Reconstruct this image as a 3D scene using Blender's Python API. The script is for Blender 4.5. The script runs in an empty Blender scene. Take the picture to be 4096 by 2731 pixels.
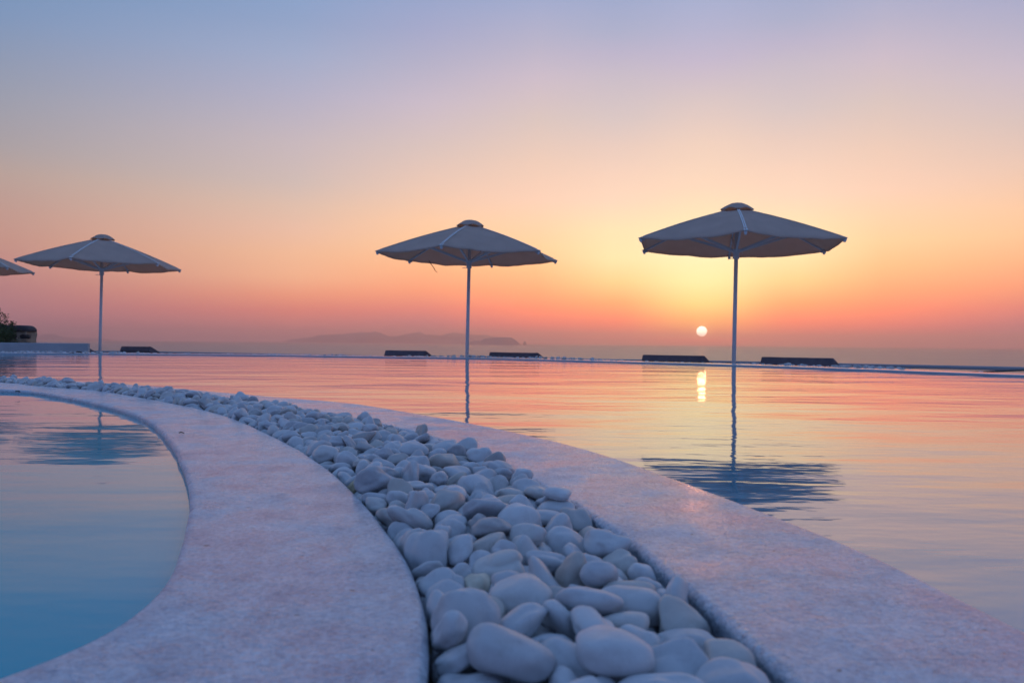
import bpy, bmesh, math, random
from mathutils import Vector, Matrix, noise
R = math.radians
scene = bpy.context.scene
col = scene.collection

# ------------------------------------------------------------------ camera
IW, IH, FPX = 4096.0, 2731.0, 3381.0          # the photograph's frame, focal length in its pixels
EYE = Vector((0, 0, 0.25))
PITCH, ROLL = 0.0016, 0.0088
cam_rot = Matrix.Rotation(math.pi / 2 + PITCH, 3, 'X') @ Matrix.Rotation(ROLL, 3, 'Z')
cd = bpy.data.cameras.new('camera')
cam = bpy.data.objects.new('camera', cd)
col.objects.link(cam)
cam.matrix_world = Matrix.Translation(EYE) @ cam_rot.to_4x4()
cd.sensor_width = 36.0
cd.lens = FPX / IW * 36.0
cd.clip_start = 0.02
cd.clip_end = 300000
cd.dof.use_dof = True
cd.dof.focus_distance = 3.4
cd.dof.aperture_fstop = 9.0
scene.camera = cam

def ray(px, py):
    return cam_rot @ Vector((px - IW / 2, -(py - IH / 2), -FPX))

def ground(px, py, z=0.0):
    """where the sight line of a point in the photograph meets the level z"""
    d = ray(px, py)
    t = (z - EYE.z) / d.z
    return EYE + d * t

def at(px, py, Y):
    """the same at depth Y"""
    d = ray(px, py)
    return EYE + d * (Y / d.y)

# ------------------------------------------------------------------ world and sun
SUN_AZ = math.atan2(ray(2807, 1325).x, ray(2807, 1325).y)
_d = ray(2807, 1325).normalized()
SUN_DIR = _d.copy()
SUN_EL = math.asin(_d.z)
scene.view_settings.view_transform = 'Standard'
scene.view_settings.look = 'None'
scene.view_settings.exposure = 0
scene.view_settings.gamma = 1
scene.cycles.use_denoising = True
scene.cycles.max_bounces = 8
scene.cycles.volume_bounces = 1

def lin(c):
    return tuple(((v / 255) / 12.92 if v / 255 <= 0.04045 else ((v / 255 + 0.055) / 1.055) ** 2.4) for v in c) + (1.0,)

world = bpy.data.worlds.new('World')
scene.world = world
world.use_nodes = True
wt = world.node_tree
wt.nodes.clear()
wn, wl = wt.nodes, wt.links

def wmath(op, a, b=None, c=None, clamp=False):
    n = wn.new('ShaderNodeMath'); n.operation = op; n.use_clamp = clamp
    for i, v in enumerate((a, b, c)):
        if v is None: continue
        if isinstance(v, (int, float)): n.inputs[i].default_value = v
        else: wl.new(v, n.inputs[i])
    return n.outputs[0]

tc = wn.new('ShaderNodeTexCoord')
sep = wn.new('ShaderNodeSeparateXYZ'); wl.new(tc.outputs['Generated'], sep.inputs[0])
el = wmath('ARCSINE', sep.outputs[2])
azim = wmath('ARCTAN2', sep.outputs[0], sep.outputs[1])
daz = wmath('SUBTRACT', azim, SUN_AZ)
daz = wmath('ABSOLUTE', wmath('ARCTAN2', wmath('SINE', daz), wmath('COSINE', daz)))
elf = wmath('SQRT', wmath('MAXIMUM', wmath('DIVIDE', el, math.pi / 2), 0.0))     # 0 horizon .. 1 zenith

def el_of(ys):     # strip row (1568 rows for 1400 px) -> elevation in degrees
    pts = [(-1, -1), (400, 400), (700, 800), (1150, 1262), (1400, 1504), (1455, 1520), (1500, 1530), (1540, 1541)]
    for (a, a2), (b, b2) in zip(pts, pts[1:]):
        if a <= ys <= b:
            ys = a2 + (ys - a) / (b - a) * (b2 - a2); break
    return math.degrees(math.atan(max(0.0, 1374 - ys * 0.893) / FPX))

ZEN = [(32, (118, 148, 198)), (45, (108, 140, 194)), (60, (102, 134, 190)), (90, (98, 130, 184))]
SKY = {   # degrees of azimuth from the sun -> rows of colour from the horizon up
 0:  [(1530, (200, 96, 98)), (1500, (222, 94, 90)), (1455, (255, 92, 74)), (1400, (255, 138, 80)), (1330, (255, 186, 96)), (1250, (255, 225, 132)), (1150, (255, 243, 168)), (1040, (255, 245, 186)), (900, (255, 234, 184)), (750, (255, 220, 190)), (600, (243, 212, 192)), (450, (220, 201, 199)), (300, (200, 188, 208)), (150, (182, 182, 210)), (0, (168, 178, 212))],
 6:  [(1530, (170, 100, 104)), (1450, (205, 98, 94)), (1400, (232, 100, 90)), (1330, (255, 132, 92)), (1250, (255, 172, 104)), (1150, (255, 214, 140)), (1050, (255, 233, 172)), (930, (255, 231, 180)), (800, (255, 219, 190)), (700, (250, 214, 190)), (600, (236, 207, 192)), (500, (219, 201, 198)), (350, (204, 192, 203)), (250, (192, 184, 206)), (150, (176, 179, 206)), (0, (162, 173, 208))],
 11: [(1530, (146, 100, 108)), (1470, (160, 100, 104)), (1400, (205, 106, 100)), (1350, (240, 118, 100)), (1280, (255, 142, 98)), (1200, (255, 170, 112)), (1100, (255, 196, 134)), (1000, (254, 212, 156)), (900, (252, 214, 172)), (800, (254, 212, 184)), (650, (241, 207, 186)), (500, (221, 200, 193)), (350, (208, 192, 204)), (200, (188, 183, 205)), (0, (164, 174, 209))],
 18.5: [(1530, (146, 108, 118)), (1450, (151, 107, 114)), (1350, (192, 114, 116)), (1280, (228, 128, 110)), (1200, (250, 156, 112)), (1100, (254, 182, 130)), (1000, (254, 200, 150)), (900, (253, 204, 164)), (750, (238, 202, 180)), (600, (219, 197, 190)), (450, (204, 190, 203)), (300, (184, 180, 203)), (150, (168, 172, 205)), (0, (154, 168, 206))],
 27: [(1530, (138, 106, 120)), (1450, (152, 105, 118)), (1400, (180, 108, 114)), (1300, (216, 122, 106)), (1230, (232, 148, 114)), (1150, (238, 174, 134)), (1050, (238, 184, 146)), (950, (232, 188, 162)), (850, (222, 190, 170)), (750, (208, 188, 180)), (600, (199, 185, 190)), (450, (180, 178, 200)), (300, (163, 174, 204)), (150, (147, 166, 202)), (0, (138, 164, 205))],
 44: [(1530, (136, 108, 126)), (1450, (148, 106, 120)), (1350, (158, 108, 116)), (1250, (172, 118, 118)), (1150, (184, 131, 123)), (1050, (190, 143, 129)), (950, (189, 150, 137)), (800, (182, 160, 151)), (700, (169, 160, 162)), (550, (154, 158, 174)), (450, (143, 155, 180)), (300, (128, 152, 188)), (150, (119, 150, 190)), (0, (112, 148, 191))],
 80: [(1530, (124, 110, 134)), (1350, (140, 120, 142)), (1150, (156, 134, 150)), (950, (150, 140, 160)), (700, (132, 144, 174)), (300, (114, 142, 184)), (0, (106, 140, 186))],
 160: [(1530, (86, 104, 144)), (1300, (98, 108, 150)), (1000, (110, 116, 158)), (700, (100, 116, 170)), (300, (92, 120, 180)), (0, (88, 122, 188)), ],
}
ramps = []
for a, rows in SKY.items():
    rp = wn.new('ShaderNodeValToRGB')
    stops = [(el_of(y), c) for y, c in rows]
    if a <= 44: stops += ZEN
    else: stops += [(35, (98, 134, 186)), (60, (98, 134, 186)), (90, (96, 134, 184))]
    cr = rp.color_ramp
    cr.interpolation = 'LINEAR'
    while len(cr.elements) > 1: cr.elements.remove(cr.elements[-1])
    for i, (e, c) in enumerate(stops):
        low = max(0, min(1, (9 - e) / 3))
        boost = 1 + (0.20 if a > 44 else 0.24 * max(0, min(1, (e - 24) / 12)))
        p = math.sqrt(e / 90)
        x = cr.elements[0] if i == 0 else cr.elements.new(p)
        x.position = p
        over = 1 + 0.15 * max(0, min(1, (c[0] - 228) / 27)) * low if a <= 11 else 1      # the film clips red there, the sky does not
        x.color = tuple(v * boost * (over if n_ == 0 else 1) for n_, v in enumerate(lin(c)[:3])) + (1,)
    wl.new(elf, rp.inputs[0])
    ramps.append((R(a), rp.outputs[0]))
cur = ramps[0][1]
for (a0, _), (a1, outc) in zip(ramps, ramps[1:]):
    mr = wn.new('ShaderNodeMapRange'); mr.interpolation_type = 'SMOOTHSTEP' if a0 == 0 else 'LINEAR'
    wl.new(daz, mr.inputs[0]); mr.inputs[1].default_value = a0; mr.inputs[2].default_value = a1
    mx = wn.new('ShaderNodeMix'); mx.data_type = 'RGBA'
    wl.new(mr.outputs[0], mx.inputs[0]); wl.new(cur, mx.inputs[6]); wl.new(outc, mx.inputs[7])
    cur = mx.outputs[2]
# the disc of the sun with its small aureole
dt = wn.new('ShaderNodeVectorMath'); dt.operation = 'DOT_PRODUCT'
wl.new(tc.outputs['Generated'], dt.inputs[0]); dt.inputs[1].default_value = SUN_DIR
ang = wmath('ARCCOSINE', wmath('MINIMUM', dt.outputs['Value'], 1.0))
disc = wn.new('ShaderNodeMapRange'); disc.interpolation_type = 'SMOOTHSTEP'
wl.new(ang, disc.inputs[0])
disc.inputs[1].default_value = R(0.37); disc.inputs[2].default_value = R(0.30)
disc.inputs[3].default_value = 0; disc.inputs[4].default_value = 1
glow = wmath('POWER', wmath('MAXIMUM', wmath('SUBTRACT', 1.0, wmath('DIVIDE', ang, R(1.5))), 0.0), 4.0)
def wscale(fac, colr):
    n = wn.new('ShaderNodeVectorMath'); n.operation = 'SCALE'
    n.inputs[0].default_value = colr; wl.new(fac, n.inputs['Scale']); return n.outputs[0]
def wadd(a, b):
    n = wn.new('ShaderNodeVectorMath'); n.operation = 'ADD'; wl.new(a, n.inputs[0]); wl.new(b, n.inputs[1]); return n.outputs[0]
gain = wmath('ADD', 0.99, wmath('MULTIPLY', wmath('POWER', 2.718, wmath('DIVIDE', wmath('MAXIMUM', el, 0.0), -R(5.5))), 0.56))
gs = wn.new('ShaderNodeVectorMath'); gs.operation = 'SCALE'; wl.new(cur, gs.inputs[0]); wl.new(gain, gs.inputs['Scale'])
tot = wadd(wadd(gs.outputs[0], wscale(disc.outputs[0], (3.4, 3.4, 3.0))), wscale(glow, (0.5, 0.42, 0.12)))
bg = wn.new('ShaderNodeBackground'); wl.new(tot, bg.inputs[0]); bg.inputs[1].default_value = 1.0
wo = wn.new('ShaderNodeOutputWorld'); wl.new(bg.outputs[0], wo.inputs[0])

sd = bpy.data.lights.new('sun', 'SUN'); sd.energy = 0.02; sd.angle = R(0.55); sd.color = (1.0, 0.34, 0.16)
sun = bpy.data.objects.new('sun', sd); col.objects.link(sun)
sun.rotation_euler = SUN_DIR.to_track_quat('Z', 'Y').to_euler()
sun.location = (0, 0, 30)

# ------------------------------------------------------------------ helpers
def tag(o, label=None, cat=None, group=None, kind=None):
    if label: o['label'] = label
    if cat: o['category'] = cat
    if group: o['group'] = group
    if kind: o['kind'] = kind
    return o

def empty(name, loc, rz=0.0):
    o = bpy.data.objects.new(name, None); col.objects.link(o)
    o.location = loc; o.rotation_euler = (0, 0, rz); o.empty_display_size = 0.2
    return o

def link(name, bm, mat, parent=None, smooth=False, bevel=0.0, loc=None):
    me = bpy.data.meshes.new(name)
    bmesh.ops.recalc_face_normals(bm, faces=bm.faces)
    bm.to_mesh(me); bm.free()
    if smooth:
        for p in me.polygons: p.use_smooth = True
    o = bpy.data.objects.new(name, me); col.objects.link(o)
    me.materials.append(mat)
    if parent: o.parent = parent
    if loc is not None: o.location = loc
    if bevel:
        m = o.modifiers.new('bevel', 'BEVEL'); m.width = bevel; m.segments = 3; m.limit_method = 'ANGLE'
    return o

def copy_tree(o, parent=None):
    c = o.copy(); col.objects.link(c)
    if parent: c.parent = parent
    for ch in list(o.children): copy_tree(ch, c)
    return c

def add_box(bm, c, s, rot=None):
    vs = []
    for dx in (-.5, .5):
        for dy in (-.5, .5):
            for dz in (-.5, .5):
                v = Vector((dx * s[0], dy * s[1], dz * s[2]))
                if rot is not None: v = rot @ v
                vs.append(bm.verts.new(Vector(c) + v))
    for f in ((0, 1, 3, 2), (4, 6, 7, 5), (0, 4, 5, 1), (2, 3, 7, 6), (0, 2, 6, 4), (1, 5, 7, 3)):
        bm.faces.new([vs[i] for i in f])

def add_bar(bm, a, b, w, h, up=Vector((0, 0, 1))):
    a, b = Vector(a), Vector(b); d = (b - a)
    x = d.normalized(); y = up.cross(x).normalized(); z = x.cross(y)
    rot = Matrix((x, y, z)).transposed()
    add_box(bm, (a + b) / 2, (d.length, w, h), rot)

def add_tube(bm, pts, radii, n=16, cap=True):
    rings = []
    for i, p in enumerate(pts):
        p = Vector(p)
        d = Vector(pts[min(i + 1, len(pts) - 1)]) - Vector(pts[max(i - 1, 0)])
        d.normalize()
        u = d.orthogonal().normalized() if abs(d.z) < 0.9 else Vector((1, 0, 0))
        u = (u - d * u.dot(d)).normalized(); v = d.cross(u)
        r = radii[i] if isinstance(radii, (list, tuple)) else radii
        rings.append([bm.verts.new(p + (u * math.cos(t) + v * math.sin(t)) * r) for t in [2 * math.pi * k / n for k in range(n)]])
    for a, b in zip(rings, rings[1:]):
        for k in range(n): bm.faces.new((a[k], a[(k + 1) % n], b[(k + 1) % n], b[k]))
    if cap:
        bm.faces.new(rings[0][::-1]); bm.faces.new(rings[-1])

def catmull(pts, step):
    P = [Vector(p) for p in pts]
    P = [P[0] * 2 - P[1]] + P + [P[-1] * 2 - P[-2]]
    out = []
    for i in range(1, len(P) - 2):
        p0, p1, p2, p3 = P[i - 1:i + 3]
        n = max(2, int((p2 - p1).length / 0.02))
        for k in range(n):
            t = k / n
            out.append(0.5 * ((2 * p1) + (-p0 + p2) * t + (2 * p0 - 5 * p1 + 4 * p2 - p3) * t * t + (-p0 + 3 * p1 - 3 * p2 + p3) * t ** 3))
    out.append(P[-2])
    return out

def resample(pts, n):
    L = [0]
    for a, b in zip(pts, pts[1:]): L.append(L[-1] + (b - a).length)
    out, j = [], 0
    for i in range(n):
        s = L[-1] * i / (n - 1)
        while j < len(L) - 2 and L[j + 1] < s: j += 1
        t = (s - L[j]) / max(1e-9, L[j + 1] - L[j])
        out.append(pts[j].lerp(pts[j + 1], max(0, min(1, t))))
    return out

def smooth_curve(pts, n, passes):
    out = resample(catmull(pts, 0), n)
    for _ in range(passes):
        out = [out[0]] + [(out[i - 1] + out[i] * 2 + out[i + 1]) / 4 for i in range(1, n - 1)] + [out[-1]]
    return out

# ------------------------------------------------------------------ materials
def new_mat(name):
    m = bpy.data.materials.new(name); m.use_nodes = True
    nt = m.node_tree; b = nt.nodes['Principled BSDF']
    return m, nt, b

def N(nt, kind, **kw):
    n = nt.nodes.new(kind)
    for k, v in kw.items():
        if k in n.inputs.keys() if isinstance(k, str) else False: n.inputs[k].default_value = v
        else: setattr(n, k, v)
    return n

def noise_node(nt, scale, detail=4, rough=0.55, vec=None, stretch=None):
    n = nt.nodes.new('ShaderNodeTexNoise')
    n.inputs['Scale'].default_value = scale; n.inputs['Detail'].default_value = detail; n.inputs['Roughness'].default_value = rough
    g = nt.nodes.new('ShaderNodeNewGeometry')
    src = g.outputs['Position']
    if stretch:
        mp = nt.nodes.new('ShaderNodeMapping'); mp.inputs['Scale'].default_value = stretch
        nt.links.new(src, mp.inputs[0]); src = mp.outputs[0]
    nt.links.new(src, n.inputs['Vector'])
    return n.outputs['Fac']

def ramp(nt, fac, stops):
    r = nt.nodes.new('ShaderNodeValToRGB'); e = r.color_ramp.elements
    while len(e) > 1: e.remove(e[-1])
    for i, (p, c) in enumerate(stops):
        x = e[0] if i == 0 else e.new(p)
        x.position = p; x.color = tuple(c) + (1,) if len(c) == 3 else c
    nt.links.new(fac, r.inputs[0]); return r.outputs[0]

def bump(nt, b, layers):
    prev = None
    for fac, strength, dist in layers:
        n = nt.nodes.new('ShaderNodeBump'); n.inputs['Strength'].default_value = strength; n.inputs['Distance'].default_value = dist
        nt.links.new(fac, n.inputs['Height'])
        if prev: nt.links.new(prev, n.inputs['Normal'])
        prev = n.outputs[0]
    nt.links.new(prev, b.inputs['Normal'])

def simple(name, c, rough=0.5, bumps=None, vary=0.0, vscale=8):
    m, nt, b = new_mat(name)
    b.inputs['Roughness'].default_value = rough
    if vary:
        f = noise_node(nt, vscale, 5)
        lo = tuple(v * (1 - vary) for v in c); hi = tuple(min(1, v * (1 + vary)) for v in c)
        nt.links.new(ramp(nt, f, [(0.3, lo), (0.7, hi)]), b.inputs['Base Color'])
    else: b.inputs['Base Color'].default_value = c + (1,)
    if bumps: bump(nt, b, [(noise_node(nt, s, 4), st, d) for s, st, d in bumps])
    return m

# wet white plaster of the copings
M_coping, nt, b = new_mat('coping_plaster')
patch = noise_node(nt, 5.0, 6, 0.62)
fine = noise_node(nt, 210.0, 5, 0.65)
grit = noise_node(nt, 420.0, 2, 0.5)
speck = noise_node(nt, 85.0, 2, 0.4)
blot = noise_node(nt, 16.0, 12, 0.82, stretch=(1.3, .8, 1))
cbase = ramp(nt, blot, [(0.32, (0.34, 0.38, 0.48)), (0.42, (0.55, 0.60, 0.69)), (0.52, (0.71, 0.77, 0.84)), (0.62, (0.82, 0.88, 0.94))])
grain = ramp(nt, noise_node(nt, 150, 3, 0.7), [(0.38, (0.70, 0.70, 0.73)), (0.56, (1, 1, 1))])
mg = nt.nodes.new('ShaderNodeMix'); mg.data_type = 'RGBA'; mg.blend_type = 'MULTIPLY'; mg.inputs[0].default_value = 1
nt.links.new(cbase, mg.inputs[6]); nt.links.new(grain, mg.inputs[7]); cbase = mg.outputs[2]
spk = ramp(nt, speck, [(0.235, (0.12, 0.12, 0.14)), (0.262, (1, 1, 1))])
mxn = nt.nodes.new('ShaderNodeMix'); mxn.data_type = 'RGBA'; mxn.blend_type = 'MULTIPLY'; mxn.inputs[0].default_value = 1
nt.links.new(cbase, mxn.inputs[6]); nt.links.new(spk, mxn.inputs[7]); nt.links.new(mxn.outputs[2], b.inputs['Base Color'])
nt.links.new(ramp(nt, patch, [(0.36, (0.12,) * 3), (0.48, (0.22,) * 3), (0.62, (0.42,) * 3)]), b.inputs['Roughness'])
b.inputs['IOR'].default_value = 1.55
b.inputs['Coat Weight'].default_value = 0.15; b.inputs['Coat Roughness'].default_value = 0.2; b.inputs['Coat IOR'].default_value = 1.35
bump(nt, b, [(noise_node(nt, 22, 4), 0.6, 0.006), (noise_node(nt, 85, 4, 0.6), 1.0, 0.0085), (fine, 1.0, 0.0030), (grit, 0.6, 0.0008)])

M_wet = simple('wet_plaster', (0.62, 0.60, 0.62), 0.10, [(30, .15, .002)], 0.06, 8)
M_wet.node_tree.nodes['Principled BSDF'].inputs['IOR'].default_value = 1.8
# pool water: clear skin over a blue body
def water_mat(name, body, deep, f=1.0, ior=2.1):
    m, nt, b = new_mat(name)
    w = noise_node(nt, 1.2, 3)
    nt.links.new(ramp(nt, w, [(0.3, deep), (0.7, body)]), b.inputs['Base Color'])
    b.inputs['Roughness'].default_value = 0.04
    b.inputs['IOR'].default_value = ior
    bump(nt, b, [(noise_node(nt, 1.1, 2, 0.4, stretch=(.7, 1.3, 1)), 0.6 * f, 0.030),
                 (noise_node(nt, 4.2, 2, 0.45, stretch=(.6, 1.5, 1)), 0.6 * f, 0.0060),
                 (noise_node(nt, 17.0, 2, 0.5, stretch=(.6, 1.4, 1)), 0.7 * f, 0.0013)])
    return m
M_water = water_mat('main_pool_water', (0.0, 0.25, 0.37), (0.0, 0.22, 0.33), 0.8, 1.95)
M_water2 = water_mat('side_pool_water', (0.0, 0.38, 0.46), (0.0, 0.32, 0.41), 0.5, 1.30)

M_sea, nt, b = new_mat('sea_water')
b.inputs['Base Color'].default_value = (0.02, 0.03, 0.06, 1); b.inputs['Roughness'].default_value = 0.32; b.inputs['IOR'].default_value = 1.45
bump(nt, b, [(noise_node(nt, 0.0012, 6, 0.6, stretch=(.35, 1, 1)), 0.6, 60.0)])

# pebble marble: white with faint warm and grey stones
def pebble_mat(name, island):
    m, nt, b = new_mat(name)
    if island:
        g = nt.nodes.new('ShaderNodeNewGeometry'); rnd = g.outputs['Random Per Island']
    else:
        g = nt.nodes.new('ShaderNodeObjectInfo'); rnd = g.outputs['Random']
    tone = ramp(nt, rnd, [(0.0, (0.44, 0.44, 0.46)), (0.3, (0.60, 0.60, 0.61)), (0.6, (0.50, 0.50, 0.52)), (0.8, (0.56, 0.54, 0.53)), (0.92, (0.48, 0.44, 0.40)), (1.0, (0.38, 0.37, 0.38))])
    vein = ramp(nt, noise_node(nt, 34, 8, 0.75), [(0.24, (0.45, 0.40, 0.36)), (0.33, (0.80, 0.78, 0.77)), (0.47, (0.97, 0.97, 0.98)), (0.485, (0.84, 0.83, 0.84)), (0.50, (1, 1, 1))])
    mx = nt.nodes.new('ShaderNodeMix'); mx.data_type = 'RGBA'; mx.blend_type = 'MULTIPLY'; mx.inputs[0].default_value = 0.9
    nt.links.new(tone, mx.inputs[6]); nt.links.new(vein, mx.inputs[7]); nt.links.new(mx.outputs[2], b.inputs['Base Color'])
    b.inputs['Roughness'].default_value = 0.42
    b.inputs['Subsurface Weight'].default_value = 0.25; b.inputs['Subsurface Radius'].default_value = (1, .9, .8); b.inputs['Subsurface Scale'].default_value = 0.006
    b.inputs['Specular IOR Level'].default_value = 0.4
    bump(nt, b, [(noise_node(nt, 60, 4), 0.25, 0.0012), (noise_node(nt, 700, 2), 0.2, 0.0002)])
    return m
M_pebble = pebble_mat('pebble_marble', False)
M_pebbles = pebble_mat('pebble_marble_mass', True)
M_ochre = simple('pebble_ochre', (0.42, 0.33, 0.20), 0.5, [(60, .3, .001)], 0.35, 45)
M_stained = simple('pebble_stained', (0.60, 0.53, 0.42), 0.5, [(60, .3, .001)], 0.25, 45)

def fabric(name, c, trans):
    m, nt, b = new_mat(name)
    out = nt.nodes['Material Output']
    f = noise_node(nt, 3.5, 5)
    lo = tuple(v * 0.9 for v in c); hi = tuple(v * 1.08 for v in c)
    cc = ramp(nt, f, [(0.3, lo), (0.7, hi)])
    nt.links.new(cc, b.inputs['Base Color']); b.inputs['Roughness'].default_value = 0.85
    bump(nt, b, [(noise_node(nt, 3.0, 4, 0.6, stretch=(1, 1, 2)), 0.6, 0.03), (noise_node(nt, 260, 2), 0.3, 0.0006)])
    t = nt.nodes.new('ShaderNodeBsdfTranslucent'); t.inputs[0].default_value = (0.85, 0.52, 0.33, 1)
    mx = nt.nodes.new('ShaderNodeMixShader'); mx.inputs[0].default_value = trans
    nt.links.new(b.outputs[0], mx.inputs[1]); nt.links.new(t.outputs[0], mx.inputs[2]); nt.links.new(mx.outputs[0], out.inputs[0])
    return m
M_canopy = fabric('canopy_cloth', (0.68, 0.60, 0.54), 0.50)
M_tape = simple('white_tape', (0.78, 0.78, 0.78), 0.6)
M_rail = simple('rail_paint', (0.30, 0.30, 0.33), 0.5)
M_white = simple('white_paint', (0.66, 0.65, 0.66), 0.42, [(40, .2, .001)], 0.05)
M_alu = simple('white_aluminium', (0.72, 0.70, 0.72), 0.38, None, 0.05)
M_wall = simple('white_render', (0.38, 0.39, 0.42), 0.8, [(30, .4, .004), (180, .3, .001)], 0.07, 3)
M_cushion = simple('charcoal_cushion', (0.125, 0.10, 0.115), 0.85, [(9, .5, .01), (400, .3, .0006)], 0.18, 10)
M_deck = simple('terrace_screed', (0.45, 0.43, 0.42), 0.75, [(25, .4, .003)], 0.12, 1.5)
M_earth = simple('dry_hillside', (0.20, 0.16, 0.11), 0.95, [(0.6, .8, .5)], 0.4, 0.15)
M_island = simple('island_rock', (0.26, 0.22, 0.20), 0.95, None, 0.3, 0.0006)
M_basin = simple('basin_plaster', (0.55, 0.60, 0.66), 0.6, None, 0.08)
M_dark = simple('dark_cable', (0.02, 0.02, 0.02), 0.5)
M_bark = simple('bark', (0.09, 0.06, 0.04), 0.9, [(60, .6, .004)])
M_leaf = simple('shrub_leaf', (0.055, 0.085, 0.025), 0.6, None, 0.5, 14)
M_dryleaf = simple('dry_leaf', (0.10, 0.045, 0.02), 0.8, None, 0.3, 60)
M_mortar = simple('wall_mortar', (0.30, 0.24, 0.18), 0.9, [(50, .6, .006)], 0.2)
M_lava = simple('dark_stone', (0.035, 0.032, 0.036), 0.85, [(25, .8, .01)], 0.4, 10)
M_cap = simple('wall_cap', (0.055, 0.052, 0.062), 0.8, [(30, .4, .004)], 0.2, 6)

# ------------------------------------------------------------------ plan of the pools, read off the photograph
def G(lst, z=0.0): return [ground(x, y, z) for x, y in lst]
V = lambda *a: Vector(a)
A_px = [(0, 1556), (119, 1562), (270, 1585), (450, 1625), (575, 1668), (662, 1740), (722, 1840), (757, 1950), (757, 2020), (742, 2100), (722, 2180), (690, 2270), (645, 2360), (560, 2440), (455, 2510), (320, 2590), (180, 2645), (0, 2691)]
B_px = [(0, 1528), (128, 1541), (298, 1554), (432, 1567), (660, 1606), (893, 1658), (1131, 1760), (1319, 1874), (1456, 2005), (1557, 2124), (1646, 2250), (1689, 2383), (1714, 2506), (1724, 2600), (1722, 2730)]
C_px = [(0, 1513), (400, 1545), (800, 1583), (1200, 1635), (1587, 1708), (1873, 1796), (2117, 1910), (2390, 2070), (2600, 2225), (2773, 2364), (2918, 2491), (3100, 2655)]
D_px = [(0, 1508), (500, 1536), (1101, 1587), (1399, 1611), (1617, 1645), (1855, 1686), (2093, 1734), (2331, 1790), (2600, 1876), (3135, 2072), (3570, 2247), (4096, 2522)]
E_px = [(0, 1416), (350, 1417), (700, 1420), (1100, 1424), (1450, 1430), (1870, 1434), (2300, 1446), (2940, 1464), (3300, 1478), (3700, 1492), (4096, 1510)]
A = [V(-7.2, 5.55, 0), V(-4.6, 5.1, 0)] + G(A_px) + [V(-.43, .52, 0), V(-.56, .34, 0), V(-.85, .05, 0), V(-1.4, -.4, 0)]
B = [V(-7.2, 6.35, 0), V(-4.6, 5.85, 0)] + G(B_px) + [V(-.075, .42, 0), V(-.12, .12, 0), V(-.22, -.3, 0), V(-.45, -.9, 0)]
C = [V(-7.2, 6.95, 0), V(-4.8, 6.42, 0)] + G(C_px) + [V(.232, .42, 0), V(.235, .12, 0), V(.18, -.3, 0), V(.0, -.95, 0)]
D = [V(-7.2, 7.35, 0), V(-4.9, 6.8, 0)] + G(D_px) + [V(.49, .5, 0), V(.49, .12, 0), V(.43, -.35, 0), V(.25, -1.0, 0)]
E = [V(-19, 14.6, 0), V(-13, 14.9, 0)] + G(E_px, -0.02) + [V(6.1, 6.4, 0), V(7.0, 4.0, 0), V(7.6, 1.0, 0), V(7.6, -1.5, 0)]
NC = 420
A = smooth_curve(A, NC, 8); B = smooth_curve(B, NC, 14); C = smooth_curve(C, NC, 20); D = smooth_curve(D, NC, 20)
E = smooth_curve([V(p.x, p.y, 0) for p in E], 300, 60)

def offset(curve, d):
    out = []
    for i, p in enumerate(curve):
        t = curve[min(i + 1, len(curve) - 1)] - curve[max(i - 1, 0)]
        t.z = 0; t.normalize()
        out.append(p + Vector((-t.y, t.x, 0)) * d)
    return out

def band(bm, sections):
    """sections: list of lists of points, each list one section across the band"""
    rows = [[bm.verts.new(p) for p in s] for s in sections]
    for a, b_ in zip(rows, rows[1:]):
        for k in range(len(a) - 1): bm.faces.new((a[k], a[k + 1], b_[k + 1], b_[k]))

def coping(name, left, right, depth_l, depth_r, lip=0.010, wob=0.0025, mat=None):
    """left and right edges (as one walks along the curves); rounded lips and side walls"""
    bm = bmesh.new(); secs = []
    for i, (a, b_) in enumerate(zip(left, right)):
        d = (b_ - a); w = d.length; d = d / w
        s = []
        ja = noise.noise(a * 7) * wob; jb = noise.noise(b_ * 7 + V(9, 9, 9)) * wob
        s.append(a + d * (0.004 + ja) + V(0, 0, -depth_l)); s.append(a + d * (0.002 + ja) + V(0, 0, -lip * 1.6))
        for k in range(5):
            t = k / 4 * math.pi / 2
            s.append(a + d * (lip * (1 - math.cos(t)) + ja) + V(0, 0, -lip * (1 - math.sin(t))))
        for k in range(1, 8):
            u = k / 8
            p = a.lerp(b_, u)
            s.append(p + V(0, 0, noise.noise(p * 3.0) * 0.0016 * math.sin(math.pi * u)))
        for k in range(5):
            t = k / 4 * math.pi / 2
            s.append(b_ - d * (lip * (1 - math.sin(t)) + jb) + V(0, 0, -lip * (1 - math.cos(t))))
        s.append(b_ - d * (0.002 + jb) + V(0, 0, -lip * 1.6)); s.append(b_ - d * (0.004 + jb) + V(0, 0, -depth_r))
        secs.append(s)
    band(bm, secs)
    return link(name, bm, mat or M_coping, smooth=True)

o = coping('curved_coping', A, B, 0.5, 0.16); tag(o, 'broad curved white plaster coping between the small blue pool and the pebbles', 'coping')
o = coping('curved_coping', C, D, 0.16, 0.6); tag(o, 'curved white plaster coping between the pebble bed and the large pool', 'coping')

# main pool: curve D to curve E as one water sheet
WZ = -0.020
def loft(name, c1, c2, z, mat, n=300, m=1):
    bm = bmesh.new(); a = resample(c1, n); b_ = resample(c2, n); secs = []
    for p, q in zip(a, b_):
        secs.append([V(*(p.lerp(q, k / m)).xy, z) for k in range(m + 1)])
    band(bm, secs)
    return link(name, bm, mat, smooth=True)
o = loft('pool_water', offset(D, -0.012), offset(E, 0.012), WZ, M_water, 300, 4); tag(o, kind='structure')
o = loft('side_pool_water', offset(A, 0.012), [V(-9, 5.6 - 6.6 * k / 99, 0) for k in range(100)], -0.017, M_water2, 300, 4); tag(o, kind='structure')
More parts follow.
